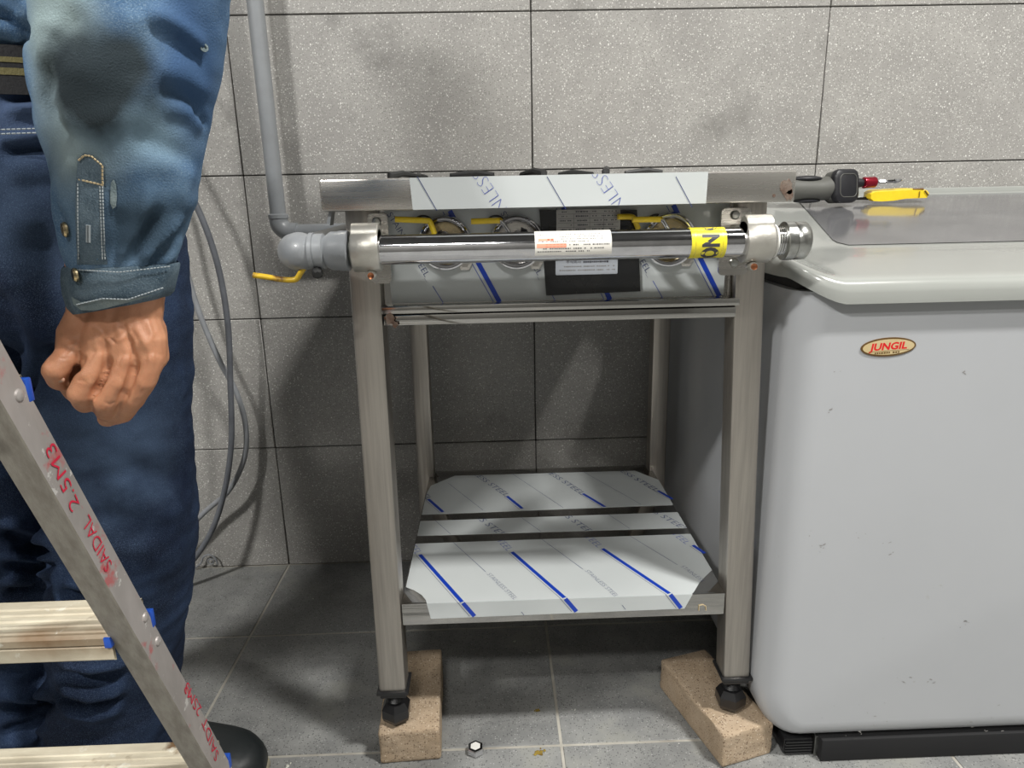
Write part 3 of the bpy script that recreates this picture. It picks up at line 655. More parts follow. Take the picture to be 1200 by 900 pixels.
# embossed casting letters on the nut
mk = P()
for k, (ch) in enumerate(('N', 'M')):
    a = atY(388+8*k, 303, MY-.0232); text_on(mk, ch, a, a+np.array([.006, 0, -.0015]), .006, (0, -.9, -.3), 0, 0, .0008)
build('cast_mark', mk, 'grey_paint', GM)
# front elbow turning to the wall
ex = xat(349); er = .0205
arc = [(ex-.0, MY, MZ)]
el = P().tube([(xat(362), MY, MZ), (xat(356), MY, MZ), (xat(350), MY, MZ), (ex-.002, MY+.003, MZ), (ex-.008, MY+.009, MZ), (ex-.010, MY+.018, MZ), (ex-.010, MY+.034, MZ)], [.0188, .0205, .0212, .0215, .0215, .021, .0205], 32)
el.ball((ex-.003, MY+.006, MZ), .0225, n=28)
build('elbow', el, 'grey_paint', GM)
build('elbow_band', P().tube([(xat(366), MY, MZ), (xat(361), MY, MZ)], .0218, 32), 'grey_paint', GM)
build('valve_knob', P().lathe([(.005, 0), (.0065, .002), (.0065, .008), (.004, .010)], (xat(368), MY-.008, MZ-.021), (.3, -1, -.5), 8, smooth=False), 'black_iron', GM)
h = [atY(x, y, MY-.004) for x, y in ((356, 314), (352, 320), (346, 327.5), (330, 327.5), (312, 324.5), (297, 322.5))]
lv = tag(build('shutoff_lever', P().tube(spline([tuple(q) for q in h], 5), [.0042]*26, 12, flat=(1, .8)), 'yellow_rust', GM), 'rusty yellow shut-off lever')
# pipe back to the wall and along it to the riser
RXx = .0785; RYy = -.052; RZt = .786
run = P().tube([(ex-.010, MY+.03, MZ), (ex-.010, -.10, MZ+.010), (ex-.012, -.075, MZ+.012), (ex-.022, -.056, MZ+.0135), (ex-.04, RYy, RZt), (RXx+.035, RYy, RZt)], .0155, 24)
build('wall_run', run, 'grey_paint', GM)
# small white clip behind the leg
q = [atY(x, y, -.60) for x, y in ((399, 262), (395, 262), (398, 246), (401, 246))]
build('pipe_hanger', P().prism([(a[0], a[2]) for a in q], fn, -.66, -.64), 'grey_paint', GM)
RP = thing('riser_pipe', (RXx, RYy, .8), 'grey painted gas riser pipe running up the tiled wall left of the stove', 'pipe')
el = P().tube(spline([(RXx, RYy, RZt+.030), (RXx, RYy, RZt+.018), (RXx+.006, RYy, RZt+.008), (RXx+.018, RYy, RZt+.001), (RXx+.036, RYy, RZt)], 5), .0185, 24)
build('elbow', el, 'grey_paint', RP)
build('elbow_collar', P().lathe([(.0175, 0), (.0200, .002), (.0200, .009), (.0175, .011)], (RXx, RYy, RZt+.026), (0, 0, 1), 28), 'grey_paint', RP)
t0 = atY(295, 0, RYy); 
build('pipe', P().tube([(RXx, RYy, RZt+.02), (RXx-.001, RYy, 1.3), (RXx-.002, RYy, RZ1)], .0158, 28), 'grey_paint', RP)

# ------------------------------------------------------------------ BRICKS
def brick(cx, cy, rz, z0, size, seed, label):
    bm = bmesh.new(); bmesh.ops.create_cube(bm, size=1)
    sx, sy, sz = size
    for q in bm.verts: q.co = Vector((q.co.x*sx, q.co.y*sy, q.co.z*sz))
    bmesh.ops.bevel(bm, geom=bm.edges[:], offset=.004, segments=2, profile=.5, affect='EDGES')
    bmesh.ops.subdivide_edges(bm, edges=[e for e in bm.edges if e.calc_length() > .02], cuts=14, use_grid_fill=True)
    random.seed(seed)
    for q in bm.verts:
        n = q.co.normalized(); side = 1-.75*(abs(q.co.z) > sz*.47)
        q.co += n*(noise.noise(q.co*130+Vector((seed, 0, 0)))*.0012+noise.noise(q.co*38+Vector((seed, 5, 0)))*.0018)*side
        q.co.z = max(q.co.z, -sz/2)
    o = build('concrete_brick', P().frombm(bm), 'brick'); o.location = (cx, cy, z0+sz/2); o.rotation_euler = (0, 0, rz)
    return tag(o, label, 'brick')
brick(.358, -.522, math.radians(3), .0005, (.094, .196, .0585), 3, 'sandy concrete brick under the left front leg of the stove')
brick(.856, -.553, math.radians(16), .0005, (.090, .190, .0585), 8, 'sandy concrete brick turned askew under the right front leg of the stove')

# ------------------------------------------------------------------ CHEST FREEZER
FZ = thing('chest_freezer', (1.45, -.35, 0), 'white chest freezer with grey sloping lid and an oval gold badge', 'freezer')
fx0, fx1, fy0, fy1, fz0, fz1 = .8915, 2.05, -.657, -.04, .036, .724
RB = .042
def cab_ring(d, y):
    R0 = .068; pts = []
    for k in range(9): a = PI+PI/2*k/8; pts.append((fx0+R0+(R0-d)*math.cos(a), fz0+R0*1.4+(R0*1.4-d)*math.sin(a)))
    for k in range(9): a = 1.5*PI+PI/2*k/8; pts.append((fx1-R0+(R0-d)*math.cos(a), fz0+R0*1.4+(R0*1.4-d)*math.sin(a)))
    pts += [(fx1-d, fz1), (fx0+d, fz1)]
    return [(x, y, z) for x, z in pts]
cab = P().loft([cab_ring(RB*(1-math.cos(a)), fy0+RB*(1-math.sin(a))) for a in np.linspace(PI/2, 0, 9)]+[cab_ring(0, fy1)])
build('cabinet', cab, 'freezer', FZ)
# faint pressed line near the front corner
build('corner_trim', P().tube([(fx0+.015, fy0+.0145, fz1-.02), (fx0+.015, fy0+.0145, fz0+.12), (fx0+.024, fy0+.0145, fz0+.080)], .0010, 6), 'freezer', FZ)
build('gasket', P().box((fx0+.012, fy0+.03, .7060), (fx1-.004, fy1, .738), .002), 'gasket', FZ)
# lid as a heightfield with skirt
LX, LY, LR = .879, -.674, .065
def lid_z(x, y):
    z = float(np.interp(y, [-.674, -.62, -.55, -.46, -.40, -.10, -.04], [.7405, .7465, .754, .7625, .7735, .826, .836]))
    return z + .022*min(1, max(0, (.945-x)/.06))**1.5
def lip(d): return -float(np.interp(d, [0, .0015, .004, .008, .014, .022], [.016, .0095, .0050, .0020, .0005, 0]))
XS = [.879, .8798, .8812, .8835, .887, .892, .899]+list(np.linspace(.908, 1.2, 26))+list(np.linspace(1.25, 2.06, 14))
YS = [-.674, -.6732, -.6718, -.6695, -.666, -.661, -.654, -.645, -.635, -.62, -.60]+list(np.linspace(-.58, -.42, 12))+list(np.linspace(-.40, -.04, 19))
v = []; f = []; ny = len(YS)
for x in XS:
    for y in YS:
        cx, cy = LX+LR, LY+LR; X_, Y_2 = x, y
        if x < cx and y < cy:
            u, w_ = (cx-x)/LR, (cy-y)/LR; s_ = math.sqrt(u*u+w_*w_) or 1e-9; k = max(u, w_)/s_; X_, Y_2 = cx-u*k*LR, cy-w_*k*LR; d = LR*(1-max(u, w_))
        else: d = min(x-LX, y-LY)
        v.append((X_, Y_2, lid_z(X_, Y_2)+lip(d)))
nx = len(XS)
for i in range(nx-1):
    for j in range(ny-1): f.append((i*ny+j, (i+1)*ny+j, (i+1)*ny+j+1, i*ny+j+1))
# skirt
border = [i*ny for i in range(nx-1, -1, -1)] + list(range(0, ny))
base = len(v)
for b in border: v.append((v[b][0]+.001, v[b][1]+.001, min(.7105+.030*min(1, max(0, (.945-v[b][0])/.06))**1.5, v[b][2]-.003)))
for k in range(len(border)-1): f.append((border[k], border[k+1], base+k+1, base+k))
base2 = len(v)
for b in border: v.append((min(v[b][0]+.05, 2.06), min(v[b][1]+.05, -.03), .7108+.030*min(1, max(0, (.945-v[b][0])/.06))**1.5))
for k in range(len(border)-1): f.append((base+k, base+k+1, base2+k+1, base2+k))
lid = build('lid', P().add(v, f), 'lid', FZ)
# dark polished top inset
v = []; f = []; us = np.linspace(0, 1, 30); vsq = np.linspace(0, 1, 24)
for a in us:
    for b in vsq:
        y = -.450+b*(.385); cre = float(np.interp(y, [-.7, -.55, -.46, -.10, 0], [1.0, 1.0, 1.025, 1.115, 1.14]))+.010
        if b < .08: cre += .018*(1-b/.08)**2
        x = cre+a*(2.02-cre); v.append((x, y-.015*(1-b)*a*0, lid_z(x, y)+.0012))
n_ = len(vsq)
for i in range(len(us)-1):
    for j in range(n_-1): f.append((i*n_+j, (i+1)*n_+j, (i+1)*n_+j+1, i*n_+j+1))
build('lid_panel', P().add(v, f), 'lid_top', lid)
build('rear_ledge', P().box((1.0, -.064, .8), (2.06, -.040, .8365), .003).box((1.0, -.038, .8), (2.06, -.006, .8470), .003), 'lid', FZ)
# badge
c = atY(1041, 406.5, fy0-.001); eh, ev = .0355, .0122
def ell(s, ofs, rot=math.radians(2.5)):
    out = []
    for k in range(40):
        a = 2*PI*k/40; u, w2 = (eh+s)*math.cos(a), (ev+s)*math.sin(a)
        out.append((c[0]+u*math.cos(rot)-w2*math.sin(rot), c[2]+u*math.sin(rot)+w2*math.cos(rot)))
    return out
bd = build('badge', P().prism(ell(0, 0), fn, fy0-.0015, fy0+.001), 'gold_dark', FZ)
tag(bd, 'oval gold badge reading JUNGIL in red')
build('badge_face', P().prism(ell(-.0022, 0), fn, fy0-.0019, fy0-.0014), 'gold', bd)
mk = P(); ru = np.array([math.cos(math.radians(2.5)), 0, math.sin(math.radians(2.5))]); up_ = np.array([-ru[2], 0, ru[0]])
a = c+ru*-.0235+up_*-.0032; a[1] = fy0-.002
v, f = text_geo('JUNGIL', .035); Wd = max(q[0] for q in v)
mk.add([tuple(a+ru*(x/Wd*.047+y*.0022)+up_*(y/.7*.0088)) for x, y in v], f, 0, False)
bq = a+up_*-.0016; line_on(mk, bq-ru*.002, bq+ru*.050, .0004, nF, 1, .0002)
random.seed(4)
x = .006
while x < .041:
    wd = random.uniform(.0014, .0026); 
    if random.random() < .85: line_on(mk, a+ru*x+up_*-.0040, a+ru*(x+wd)+up_*-.0040, .0021, nF, 1, .0002)
    x += wd+.0010
build('badge_print', mk, ['logo_red', 'gold_dark'], bd)
# scuffs pressed into the front
sc = P(); random.seed(31)
for (px, py, n, s) in ((1090, 800, 6, 10), (1010, 850, 14, 40), (1160, 848, 12, 30), (940, 630, 14, 22), (965, 640, 6, 14), (975, 480, 3, 6), (1130, 730, 6, 8), (1060, 798, 5, 12), (1050, 640, 4, 25), (1128, 437, 2, 3), (983, 436, 2, 8), (1000, 620, 3, 30)):
    for _ in range(n):
        a = Vector(atY(px+random.gauss(0, s*.5), py+random.gauss(0, s*.3), fy0-.0001)); an = random.uniform(-.6, .6); l = random.choice([.0008, .0015, .004])
        if a.x > fx0+.04 and a.z > fz0+.01: line_on(sc, a, a+Vector((math.cos(an), 0, math.sin(an)))*l, random.uniform(.0007, .0015), nF, 0, .0003)
tag(build('scuff_marks', sc, 'ink_soft', FZ), kind='stuff')
# black panel added to stand for the shade under the cabinet
build('shade_panel', P().box((.992, -.652, .0006), (2.03, -.06, fz0+.004), .003), 'shade_black', FZ)
# castors
for (x, y) in ((.965, -.60), (1.95, -.60), (.965, -.10), (1.95, -.10)):
    ft = P().box((x-.024, y-.035, .0005), (x+.022, y+.03, .030), .004)
    for k in range(5): ft.box((x-.022, y-.038, .004+k*.005), (x+.020, y-.034, .0065+k*.005))
    f_ = build('foot', ft, 'rubber', FZ)
    build('foot_bracket', P().prism([(x+.022, .002), (x+.030, .002), (x+.042, .037), (x+.022, .037)], fn, y-.04, y+.02), 'zinc', f_)

# ------------------------------------------------------------------ TOOLS ON THE FREEZER
def lid_pt(px, py, Y): return atY(px, py, Y)
DY = -.16
DR = thing('power_screwdriver', tuple(atY(985, 236, DY)), 'dark grey cordless screwdriver with a red bit holder lying on the freezer lid', 'power tool')
a = atY(934, 222, DY); b = atY(958, 222, DY); c0 = atY(972, 220, DY); c1 = atY(985, 219, DY)
build('handle', P().tube(spline([tuple(atY(912, 222, DY+.01)), tuple(a), tuple(b), tuple(c0)], 6), list(np.interp(np.linspace(0, 3, 19), [0, 1, 2, 3], [.026, .0235, .0225, .026])), 28, flat=(1, .9)), 'drill_grey', DR)
hg = atY(948, 208, DY); build('grip_pad', P().ball(tuple(atY(945, 209.5, DY-.004)), (.03, .016, .006), n=20), 'drill_black', DR); build('grip_pad', P().ball(tuple(atY(945, 235.5, DY-.004)), (.026, .014, .004), n=20), 'drill_black', DR)
ctr = Vector(atY(990, 218, DY-.012)); fwd = Vector((.32, -.94, .12)).normalized(); rt = fwd.cross(Vector((0, 0, 1))).normalized()*-1; upv = rt.cross(fwd).normalized()
if upv.z < 0: upv = -upv
def rrect(w2, h2, r, n=6):
    out = []
    for cx_, cz_, a0 in ((w2-r, h2-r, 0), (-w2+r, h2-r, 90), (-w2+r, -h2+r, 180), (w2-r, -h2+r, 270)):
        for k in range(n+1): t = math.radians(a0+90*k/n); out.append((cx_+r*math.cos(t), cz_+r*math.sin(t)))
    return out
def rr(w2, h2, r, d): return [tuple(ctr+rt*u+upv*v_+fwd*d) for u, v_ in rrect(w2, h2, r)]
build('base_housing', P().loft([rr(.022, .022, .012, -.035), rr(.028, .029, .014, -.022), rr(.0285, .0295, .014, -.004)]), 'drill_grey', DR)
bs = build('base_cap', P().loft([rr(.0285, .0305, .014, -.005), rr(.0292, .0312, .015, 0), rr(.028, .030, .015, .006), rr(.024, .026, .013, .009)]), 'drill_black', DR)
ring = [ctr+rt*u+upv*v_+fwd*.0092 for u, v_ in rrect(.020, .021, .010)]
build('cap_ring', P().tube(ring, .0008, 6, closed=True), 'drill_grey', bs)
k0 = atY(1006, 214.5, DY+.01); k1 = atY(1011, 214.2, DY+.01); k2 = atY(1026, 213.3, DY+.01); k3 = atY(1047, 212.4, DY+.01); k4 = atY(1057, 211, DY+.01)
build('chuck', P().tube([tuple(k0-np.array([.02, 0, 0])), tuple(k0), tuple(k1)], [.011, .009, .007], 20), 'drill_black', DR)
dx = (k2-k1); 
build('bit_holder', P().tube([tuple(k1+dx*t) for t in (0, .06, .12, .3, .5, .55, .9, 1)], [.008, .0105, .0108, .0102, .0104, .0100, .0104, .009], 24), 'red_anod', DR)
build('bit', P().tube([tuple(k2), tuple(k3), tuple(k3+(k4-k3)*.1), tuple(k3+(k4-k3)*.6), tuple(k4)], [.0034, .0034, .0048, .0040, .0012], 6), 'chrome', DR)
KY = -.145
KN = thing('utility_knife', tuple(atY(1050, 236, KY)), 'yellow utility knife lying beside the screwdriver on the freezer lid', 'knife')
kp = [(1017, 226.5), (1022, 223.8), (1045, 222.5), (1062, 221.5), (1078, 221.8), (1086, 222.5), (1088.5, 226), (1086, 231), (1075, 231.5), (1060, 232), (1045, 234.5), (1030, 235.5), (1020, 235), (1016.5, 232)]
kq = [atY(x, y+1, KY) for x, y in kp]
def slab(p, q, t0, t1, tilt=.0):
    n = len(q); cen = sum(q)/n; v = []
    for d, s in ((t0, .94), (t0+(t1-t0)*.2, 1), (t1-(t1-t0)*.2, 1), (t1, .94)):
        v += [tuple(cen+(a-cen)*s+np.array([0, d, (d-t0)*.17])) for a in q]
    f = [tuple(range(n))[::-1], tuple(range(3*n, 4*n))]
    for l in range(3): f += [(l*n+i, l*n+(i+1) % n, (l+1)*n+(i+1) % n, (l+1)*n+i) for i in range(n)]
    return p.add(v, f)
build('handle', slab(P(), kq, -.006, .02), 'yellow_grip', KN)
build('blade', slab(P(), [atY(x, y+1, KY+.004) for x, y in ((1002, 231), (1018, 229.5), (1018, 233.5), (1004, 233.5))], 0, .003), 'drill_black', KN)
build('slider', P().tube([tuple(atY(1070, 222, KY-.002)), tuple(atY(1082, 221.5, KY-.002))], .002, 8).tube([tuple(atY(x, y, KY-.0075)) for x, y in ((1078, 224), (1077, 231.5))], .0007, 6).tube([tuple(atY(x, y, KY-.0075)) for x, y in ((1084, 223.5), (1088, 229))], .0012, 6), 'gold_dark', KN)

# ------------------------------------------------------------------ HOSES
def hose(name, pix, r, mtl, label, Y0=-.03):
    pts = [tuple(atY(x, y, Y)) for x, y, Y in pix]
    return tag(build(name, P().tube(spline(pts, 8), r, 14), mtl, loc=pts[len(pts)//2]), label, 'hose')
hose('gas_hose', ((60, -900, -.03), (75, -420, -.03), (95, -120, -.035), (130, 40, -.06), (165, 120, -.09), (200, 190, -.10), (232, 245, -.09), (255, 310, -.08), (267, 380, -.075), (270, 450, -.07), (271, 520, -.07), (262, 580, -.08), (245, 628, -.09), (215, 668, -.11), (170, 693, -.14), (120, 696, -.14)), .0062, 'hose', 'dark grey hose hanging straight down the wall behind the worker')
hose('gas_hose', ((30, -900, -.03), (45, -420, -.03), (80, -60, -.04), (130, 80, -.05), (170, 160, -.05), (200, 240, -.05), (217, 310, -.05), (233, 365, -.05), (256, 420, -.045), (277, 460, -.04), (288, 500, -.04), (286, 538, -.045), (268, 575, -.05), (240, 600, -.05), (200, 640, -.05), (160, 668, -.05), (110, 676, -.05)), .0058, 'hose_light', 'light grey hose looping right and crossing the darker hose')
k = [tuple(atY(x, y-1, -.012)) for x, y in ((228, 667), (232, 664), (236, 660), (238, 654), (245, 651), (252, 655), (255, 662))]
tag(build('wire_scrap', P().tube(spline(k, 5), .0022, 8).tube([tuple(Vector(atY(247, 658, -.010))+Vector((.007*math.cos(t), 0, .007*math.sin(t)))) for t in np.linspace(0, 2*PI, 14)[:-1]], .0016, 8, closed=True), 'hose_light', loc=tuple(atZ(242, 664, 0))), 'small bent grey clip lying on the floor against the wall', 'clip')
# loose hex nut
c = atZ(557.5, 882, 0)
nt_ = thing('hex_nut', (c[0], c[1], 0), 'loose steel hex nut on the floor between the bricks', 'nut')
build('body', P().lathe([(.0085, .0005), (.0125, .0015), (.0132, .003), (.0132, .011), (.0122, .0125), (.0085, .013), (.0085, .0005)], (c[0], c[1], 0), (0, 0, 1), 6, smooth=False), 'chrome', nt_)
build('bore', P().lathe([(.0086, .0008), (.0078, .004), (.0082, .010), (.0086, .0128)], (c[0], c[1], 0), (0, 0, 1), 24), 'white_seal', nt_)
def crumb(px, py, r, mtl, label, seed, n=10, flat=.5):
    random.seed(seed); c = atZ(px, py, 0); p = P()
    for _ in range(n):
        a = random.uniform(0, 6.28); d = abs(random.gauss(0, r*.55)); p.ball((c[0]+d*math.cos(a), c[1]+d*math.sin(a), r*.12), (r*random.uniform(.15, .4), r*random.uniform(.15, .4), r*.14*flat+.0004), n=6)
    tag(build('floor_crumb', p, mtl, loc=(c[0], c[1], 0)), label, 'debris')
crumb(633, 883, .0085, 'crumb', 'mustard brown crumb of dirt beside the floor joint at the bottom of the photo', 1, 18)
crumb(630, 833, .006, 'crumb', 'smaller greenish crumb on the floor tile below the shelf', 2, 12)
crumb(487+187, 832, .003, 'crumb_white', 'white speck on the floor tile right of the middle joint', 3, 5)
crumb(603, 752, .004, 'crumb_white', 'pale flake in the shade under the shelf', 4, 5)
crumb(620, 765, .003, 'crumb_white', 'tiny white speck in the shade under the shelf, right of the pale flake', 5, 3)
crumb(338, 898, .006, 'crumb_white', 'pale yellow flake on the floor by the dark shoe', 6, 6)
crumb(367, 702, .004, 'crumb_white', 'pale streak of dust on the dark floor left of the stove', 7, 4)

# ------------------------------------------------------------------ STEPLADDER
LD = thing('stepladder', (.0, -.95, 0), 'worn aluminium stepladder with ivory treads and red hand lettering', 'ladder')
MA = np.array([.1905, -.782, 0.0]); MB = np.array([.158, -1.175, 1.12])   # front right edge of the rail
def medge(z):
    P0 = np.array([.185, -.870, .243]); P1 = np.array([.1715, -1.0, .616])
    return P0+(P1-P0)*(z-.243)/(P1[2]-P0[2])
aw, bw = .0240, .0300
def rail_geo(mir=False, back=False):
    rings = []
    for z in (0.0, .25, .5, .75, 1.0, 1.12):
        m = medge(z); c = [(-aw, 0), (-.001, 0), (0, .001), (0, bw-.001), (-.001, bw), (-aw, bw), (-aw, bw-.0025), (-.0030, bw-.0025), (-.0030, .0025), (-aw, .0025)]
        r = []
        for u, v_ in c:
            x = m[0]+u; y = m[1]+v_
            if mir: x = XM*2-x
            if back: y = 2*medge(1.12)[1]-y-.03
            r.append((x, y, z))
        rings.append(r)
    p = P(); p.loft(rings); p.sm = [False]*len(p.f); return p
XM = -.045
MT['alu_rail'] = MT['alu']
def set_web(o):
    o.data.materials.append(MT['alu_web'])
    for q in o.data.polygons:
        if abs(q.normal.x) > .8 and q.center.x*1 > 0 and max(abs(o.data.vertices[i].co.x) for i in q.vertices) > .15: q.material_index = 1
for i, (mir, back) in enumerate(((0, 0), (1, 0), (0, 1), (1, 1))):
    r_ = build('rail', rail_geo(mir, back), 'alu', LD)
    if i == 0: set_web(r_)
    m = medge(0); x = m[0]-aw/2; x = XM*2-x if mir else x; y = m[1]+bw/2; y = 2*medge(1.12)[1]-y-.03 if back else y
    build('rubber_foot', P().box((x-.017, y-.02, .0004), (x+.017, y+.02, .022), .003), 'rubber', r_)
    if i == 0:
        mk = P()
        # handwriting on the outer web, running up the rail
        def webpt(z, d): m = medge(z); return np.array([m[0]+.0006, m[1]+d, m[2]])
        def wz(px, py):   # rail height where the pixel meets the web plane (x nearly constant)
            z = .4
            for _ in range(20):
                mm = medge(z); d = ray(px, py); t = (mm[0]-CP[0])/d[0]; q = CP+d*t; z = q[2]
            return q
        tx = [('SAIDAN-L', (123, 672), (96, 612), .0125), ('2.5MEB', (88, 598), (54, 520), .0125), ('SAIDA-', (250, 862), (222, 800), .0115), ('2SME', (231, 822), (214, 788), .0115)]
        for s, a, b, hh in (('SAIDAL', wz(131, 661), wz(103, 602), .0120), ('2.5M3', wz(93, 592), wz(62, 517), .0125), ('SAIDT', wz(256, 884), wz(240, 838), .0110), ('2SM3', wz(236, 830), wz(219, 798), .0110)):
            A = np.array(a); B = np.array(b); mk = P(); text_on(mk, s, A, B, hh, (1, 0, 0), 0, -.008, .0008); build('marker_writing', mk, 'red_marker', r_)
        for (px, py) in ((22, 463), (170, 723), (184.5, 751)):
            q = wz(px, py); q[0] = medge(q[2])[0]; build('rivet', P().lathe([(.0048, 0), (.0042, .0015), (.0018, .0026), (.0004, .0024)], tuple(q), (1, 0, 0), 18), 'alu_web', r_)
# treads
TZ = (.218, .470, .722)
def tread(z, back=False, top=False):
    m = medge(z); x1 = m[0]-aw+.0015; x0 = 2*XM-x1; y0 = m[1]+.001; y1 = m[1]+.060
    def Yb(y): return 2*medge(1.12)[1]-y-.03 if back else y
    p = P()
    prof = [(y0+.002, z-.028), (y0, z-.026), (y0, z-.0135), (y0+.0015, z-.012), (y0-.001, z-.010), (y0-.0015, z-.003), (y0+.001, z)]
    yy = y0+.004
    while yy < y1-.006: prof += [(yy, z), (yy+.0012, z+.0014), (yy+.0042, z+.0014), (yy+.0054, z)]; yy += .0098
    prof += [(y1, z), (y1+.001, z-.003), (y1, z-.020), (y1-.002, z-.020), (y1-.002, z-.003), (y0+.003, z-.003), (y0+.003, z-.028)]
    n = len(prof); v = [(x0, Yb(a), b) for a, b in prof]+[(x1, Yb(a), b) for a, b in prof]
    f = [(i, (i+1) % n, (i+1) % n+n, i+n) for i in range(n)]
    return p.add(v, f, 0, False), x1, y0, y1
for z in TZ:
    p, x1, y0, y1 = tread(z); t_ = build('tread', p, 'tread', LD)
    build('end_plug', P().box((x1-.006, y0-.0022, z-.013), (x1+.0005, y0+.010, z-.002), .001), 'blue_plastic', t_)
    m = medge(z); build('end_plug', P().box((m[0]-.012, m[1]+bw-.0005, z-.014), (m[0]+.001, m[1]+bw+.006, z+.004), .001), 'blue_plastic', t_)
for z in TZ:
    p, *_ = tread(z, True); build('rear_brace', p, 'alu', LD)
m = medge(1.12)
build('top_cap', P().box((2*XM-m[0]-.01, m[1]-.075, 1.115), (m[0]+.01, m[1]+.045, 1.14), .004), 'tread', LD)
q = medge(.735); 0 and build('blue_clip', P().box((q[0]-.006, q[1]+bw-.001, .722), (q[0]+.003, q[1]+bw+.006, .748), .002), 'blue_plastic', LD)

# ------------------------------------------------------------------ WORKER
PS = thing('person', (-.05, -.67, 0), 'person in a faded denim shirt and dark jeans standing behind the ladder, fist lowered', 'person')
def remeshed(p, voxel, smooth=2):
    me = bpy.data.meshes.new('r'); me.from_pydata([list(a) for a in p.v], [], p.f)
    bm = bmesh.new(); bm.from_mesh(me); bmesh.ops.recalc_face_normals(bm, faces=bm.faces[:]); bm.to_mesh(me); bm.free()
    o = bpy.data.objects.new('r', me); COL.objects.link(o)
    md = o.modifiers.new('r', 'REMESH'); md.mode = 'VOXEL'; md.voxel_size = voxel; md.use_smooth_shade = True
    if smooth: s = o.modifiers.new('s', 'SMOOTH'); s.iterations = smooth; s.factor = .5
    dg = bpy.context.evaluated_depsgraph_get(); m2 = bpy.data.meshes.new_from_object(o.evaluated_get(dg))
    bpy.data.objects.remove(o); bpy.data.meshes.remove(me); return m2
def coords(me):
    a = np.empty(len(me.vertices)*3); me.vertices.foreach_get('co', a)
    n = np.empty(len(me.vertices)*3); me.vertex_normals.foreach_get('vector', n)
    return a.reshape(-1, 3), n.reshape(-1, 3)
def ridges(co, nr, lines, facing=None):
    """lines: (polyline, amplitude, width). moves vertices along their normals"""
    d_ = np.zeros(len(co))
    for pts, A, wd in lines:
        pts = [np.array(p) for p in pts]; best = np.full(len(co), 1e9)
        lo_ = np.min(pts, axis=0)-3*wd; hi_ = np.max(pts, axis=0)+3*wd
        idx = np.where(((co > lo_) & (co < hi_)).all(axis=1))[0]
        if not len(idx): continue
        c = co[idx]; bb = np.full(len(idx), 1e9); tt = np.zeros(len(idx)); n_ = len(pts)-1
        for i in range(n_):
            a, b = pts[i], pts[i+1]; ab = b-a; t = np.clip(((c-a)@ab)/(ab@ab+1e-12), 0, 1); q = a+t[:, None]*ab; dd = ((c-q)**2).sum(1)
            u = dd < bb; bb = np.where(u, dd, bb); tt = np.where(u, (i+t)/n_, tt)
        taper = np.clip(np.minimum(tt, 1-tt)*5, .0, 1)
        d_[idx] += A*np.exp(-bb/(wd*wd))*taper
    return co+nr*d_[:, None]
from mathutils.bvhtree import BVHTree
def caster(me):
    bv = BVHTree.FromPolygons([q.co for q in me.vertices], [tuple(q.vertices) for q in me.polygons])
    def cast(pts, k=4):
        out = []
        for i in range(len(pts)-1):
            for j in range(k + (i == len(pts)-2)):
                x = pts[i][0]+(pts[i+1][0]-pts[i][0])*j/k; y = pts[i][1]+(pts[i+1][1]-pts[i][1])*j/k
                h = bv.ray_cast(Vector(CP), Vector(ray(x, y)).normalized())
                if h[0] is not None: out.append(tuple(h[0]))
        return out
    return cast
def fnoise(co, s, seed, st=(1, 1, 1)):
    return np.array([noise.noise(Vector((p[0]*s*st[0]+seed, p[1]*s*st[1], p[2]*s*st[2]))) for p in co])
def finish(me, co, name, mtl, parent):
    me.vertices.foreach_set('co', (co-root_loc(parent)).ravel()); me.update(); me.name = name
    me.materials.clear(); me.materials.append(MT[mtl]); me.polygons.foreach_set('use_smooth', [True]*len(me.polygons))
    o = bpy.data.objects.new(name, me); COL.objects.link(o); o.parent = parent; return o
def ell_ring(c, rx, ry, n=40, e=2.0, rot=0):
    out = []
    for k in range(n):
        t = 2*PI*k/n; x = rx*math.copysign(abs(math.cos(t))**(2/e), math.cos(t)); y = ry*math.copysign(abs(math.sin(t))**(2/e), math.sin(t))
        out.append((c[0]+x*math.cos(rot)-y*math.sin(rot), c[1]+x*math.sin(rot)+y*math.cos(rot), c[2]))
    return out
def ramps(keys, k=6):   # interpolate key rows
    keys = np.array(keys, float); t = np.arange(len(keys)); tt = np.linspace(0, len(keys)-1, (len(keys)-1)*k+1)
    return np.stack([np.interp(tt, t, keys[:, j]) for j in range(keys.shape[1])], 1)

# ---- trousers
p = P()
YL = -.70
L = []
for (py, R_, Lf, Y) in ((880, 205, 64, -.640), (845, 206, 64, -.645), (800, 209, 64, -.655), (750, 212, 63, -.665), (700, 218, 64, -.675), (655, 226, 66, -.685), (610, 228, 66, -.690), (570, 222, 64, -.695), (527, 219, 60, -.700), (450, 217, 52, -.705)):
    a = atY(R_, py, Y); b = atY(Lf, py, Y); L.append(((a[0]+b[0])/2, Y, (a[2]+b[2])/2, (a[0]-b[0])/2))
L = [(x, y, z, r*1.0, r*.98) for x, y, z, r in L]
hx = atY(210, 330, -.70)[0]
L += [(hx-.098, -.705, .72, .099, .108), (hx-.098, -.700, .80, .100, .118), (hx-.10, -.695, .86, .098, .118)]
p.loft([ell_ring((x, y, z), rx, ry, 40, 2.2) for x, y, z, rx, ry in ramps(L, 4)])
Rg = [(-.222, -.632, .06, .082, .078), (-.212, -.640, .15, .086, .08), (-.192, -.652, .27, .093, .084), (-.160, -.670, .42, .100, .09), (-.140, -.690, .58, .100, .098), (-.14, -.705, .72, .098, .108), (-.125, -.70, .80, .1, .118), (-.12, -.695, .86, .098, .118)]
p.loft([ell_ring((x, y, z), rx, ry, 40, 2.2) for x, y, z, rx, ry in ramps(Rg, 4)])
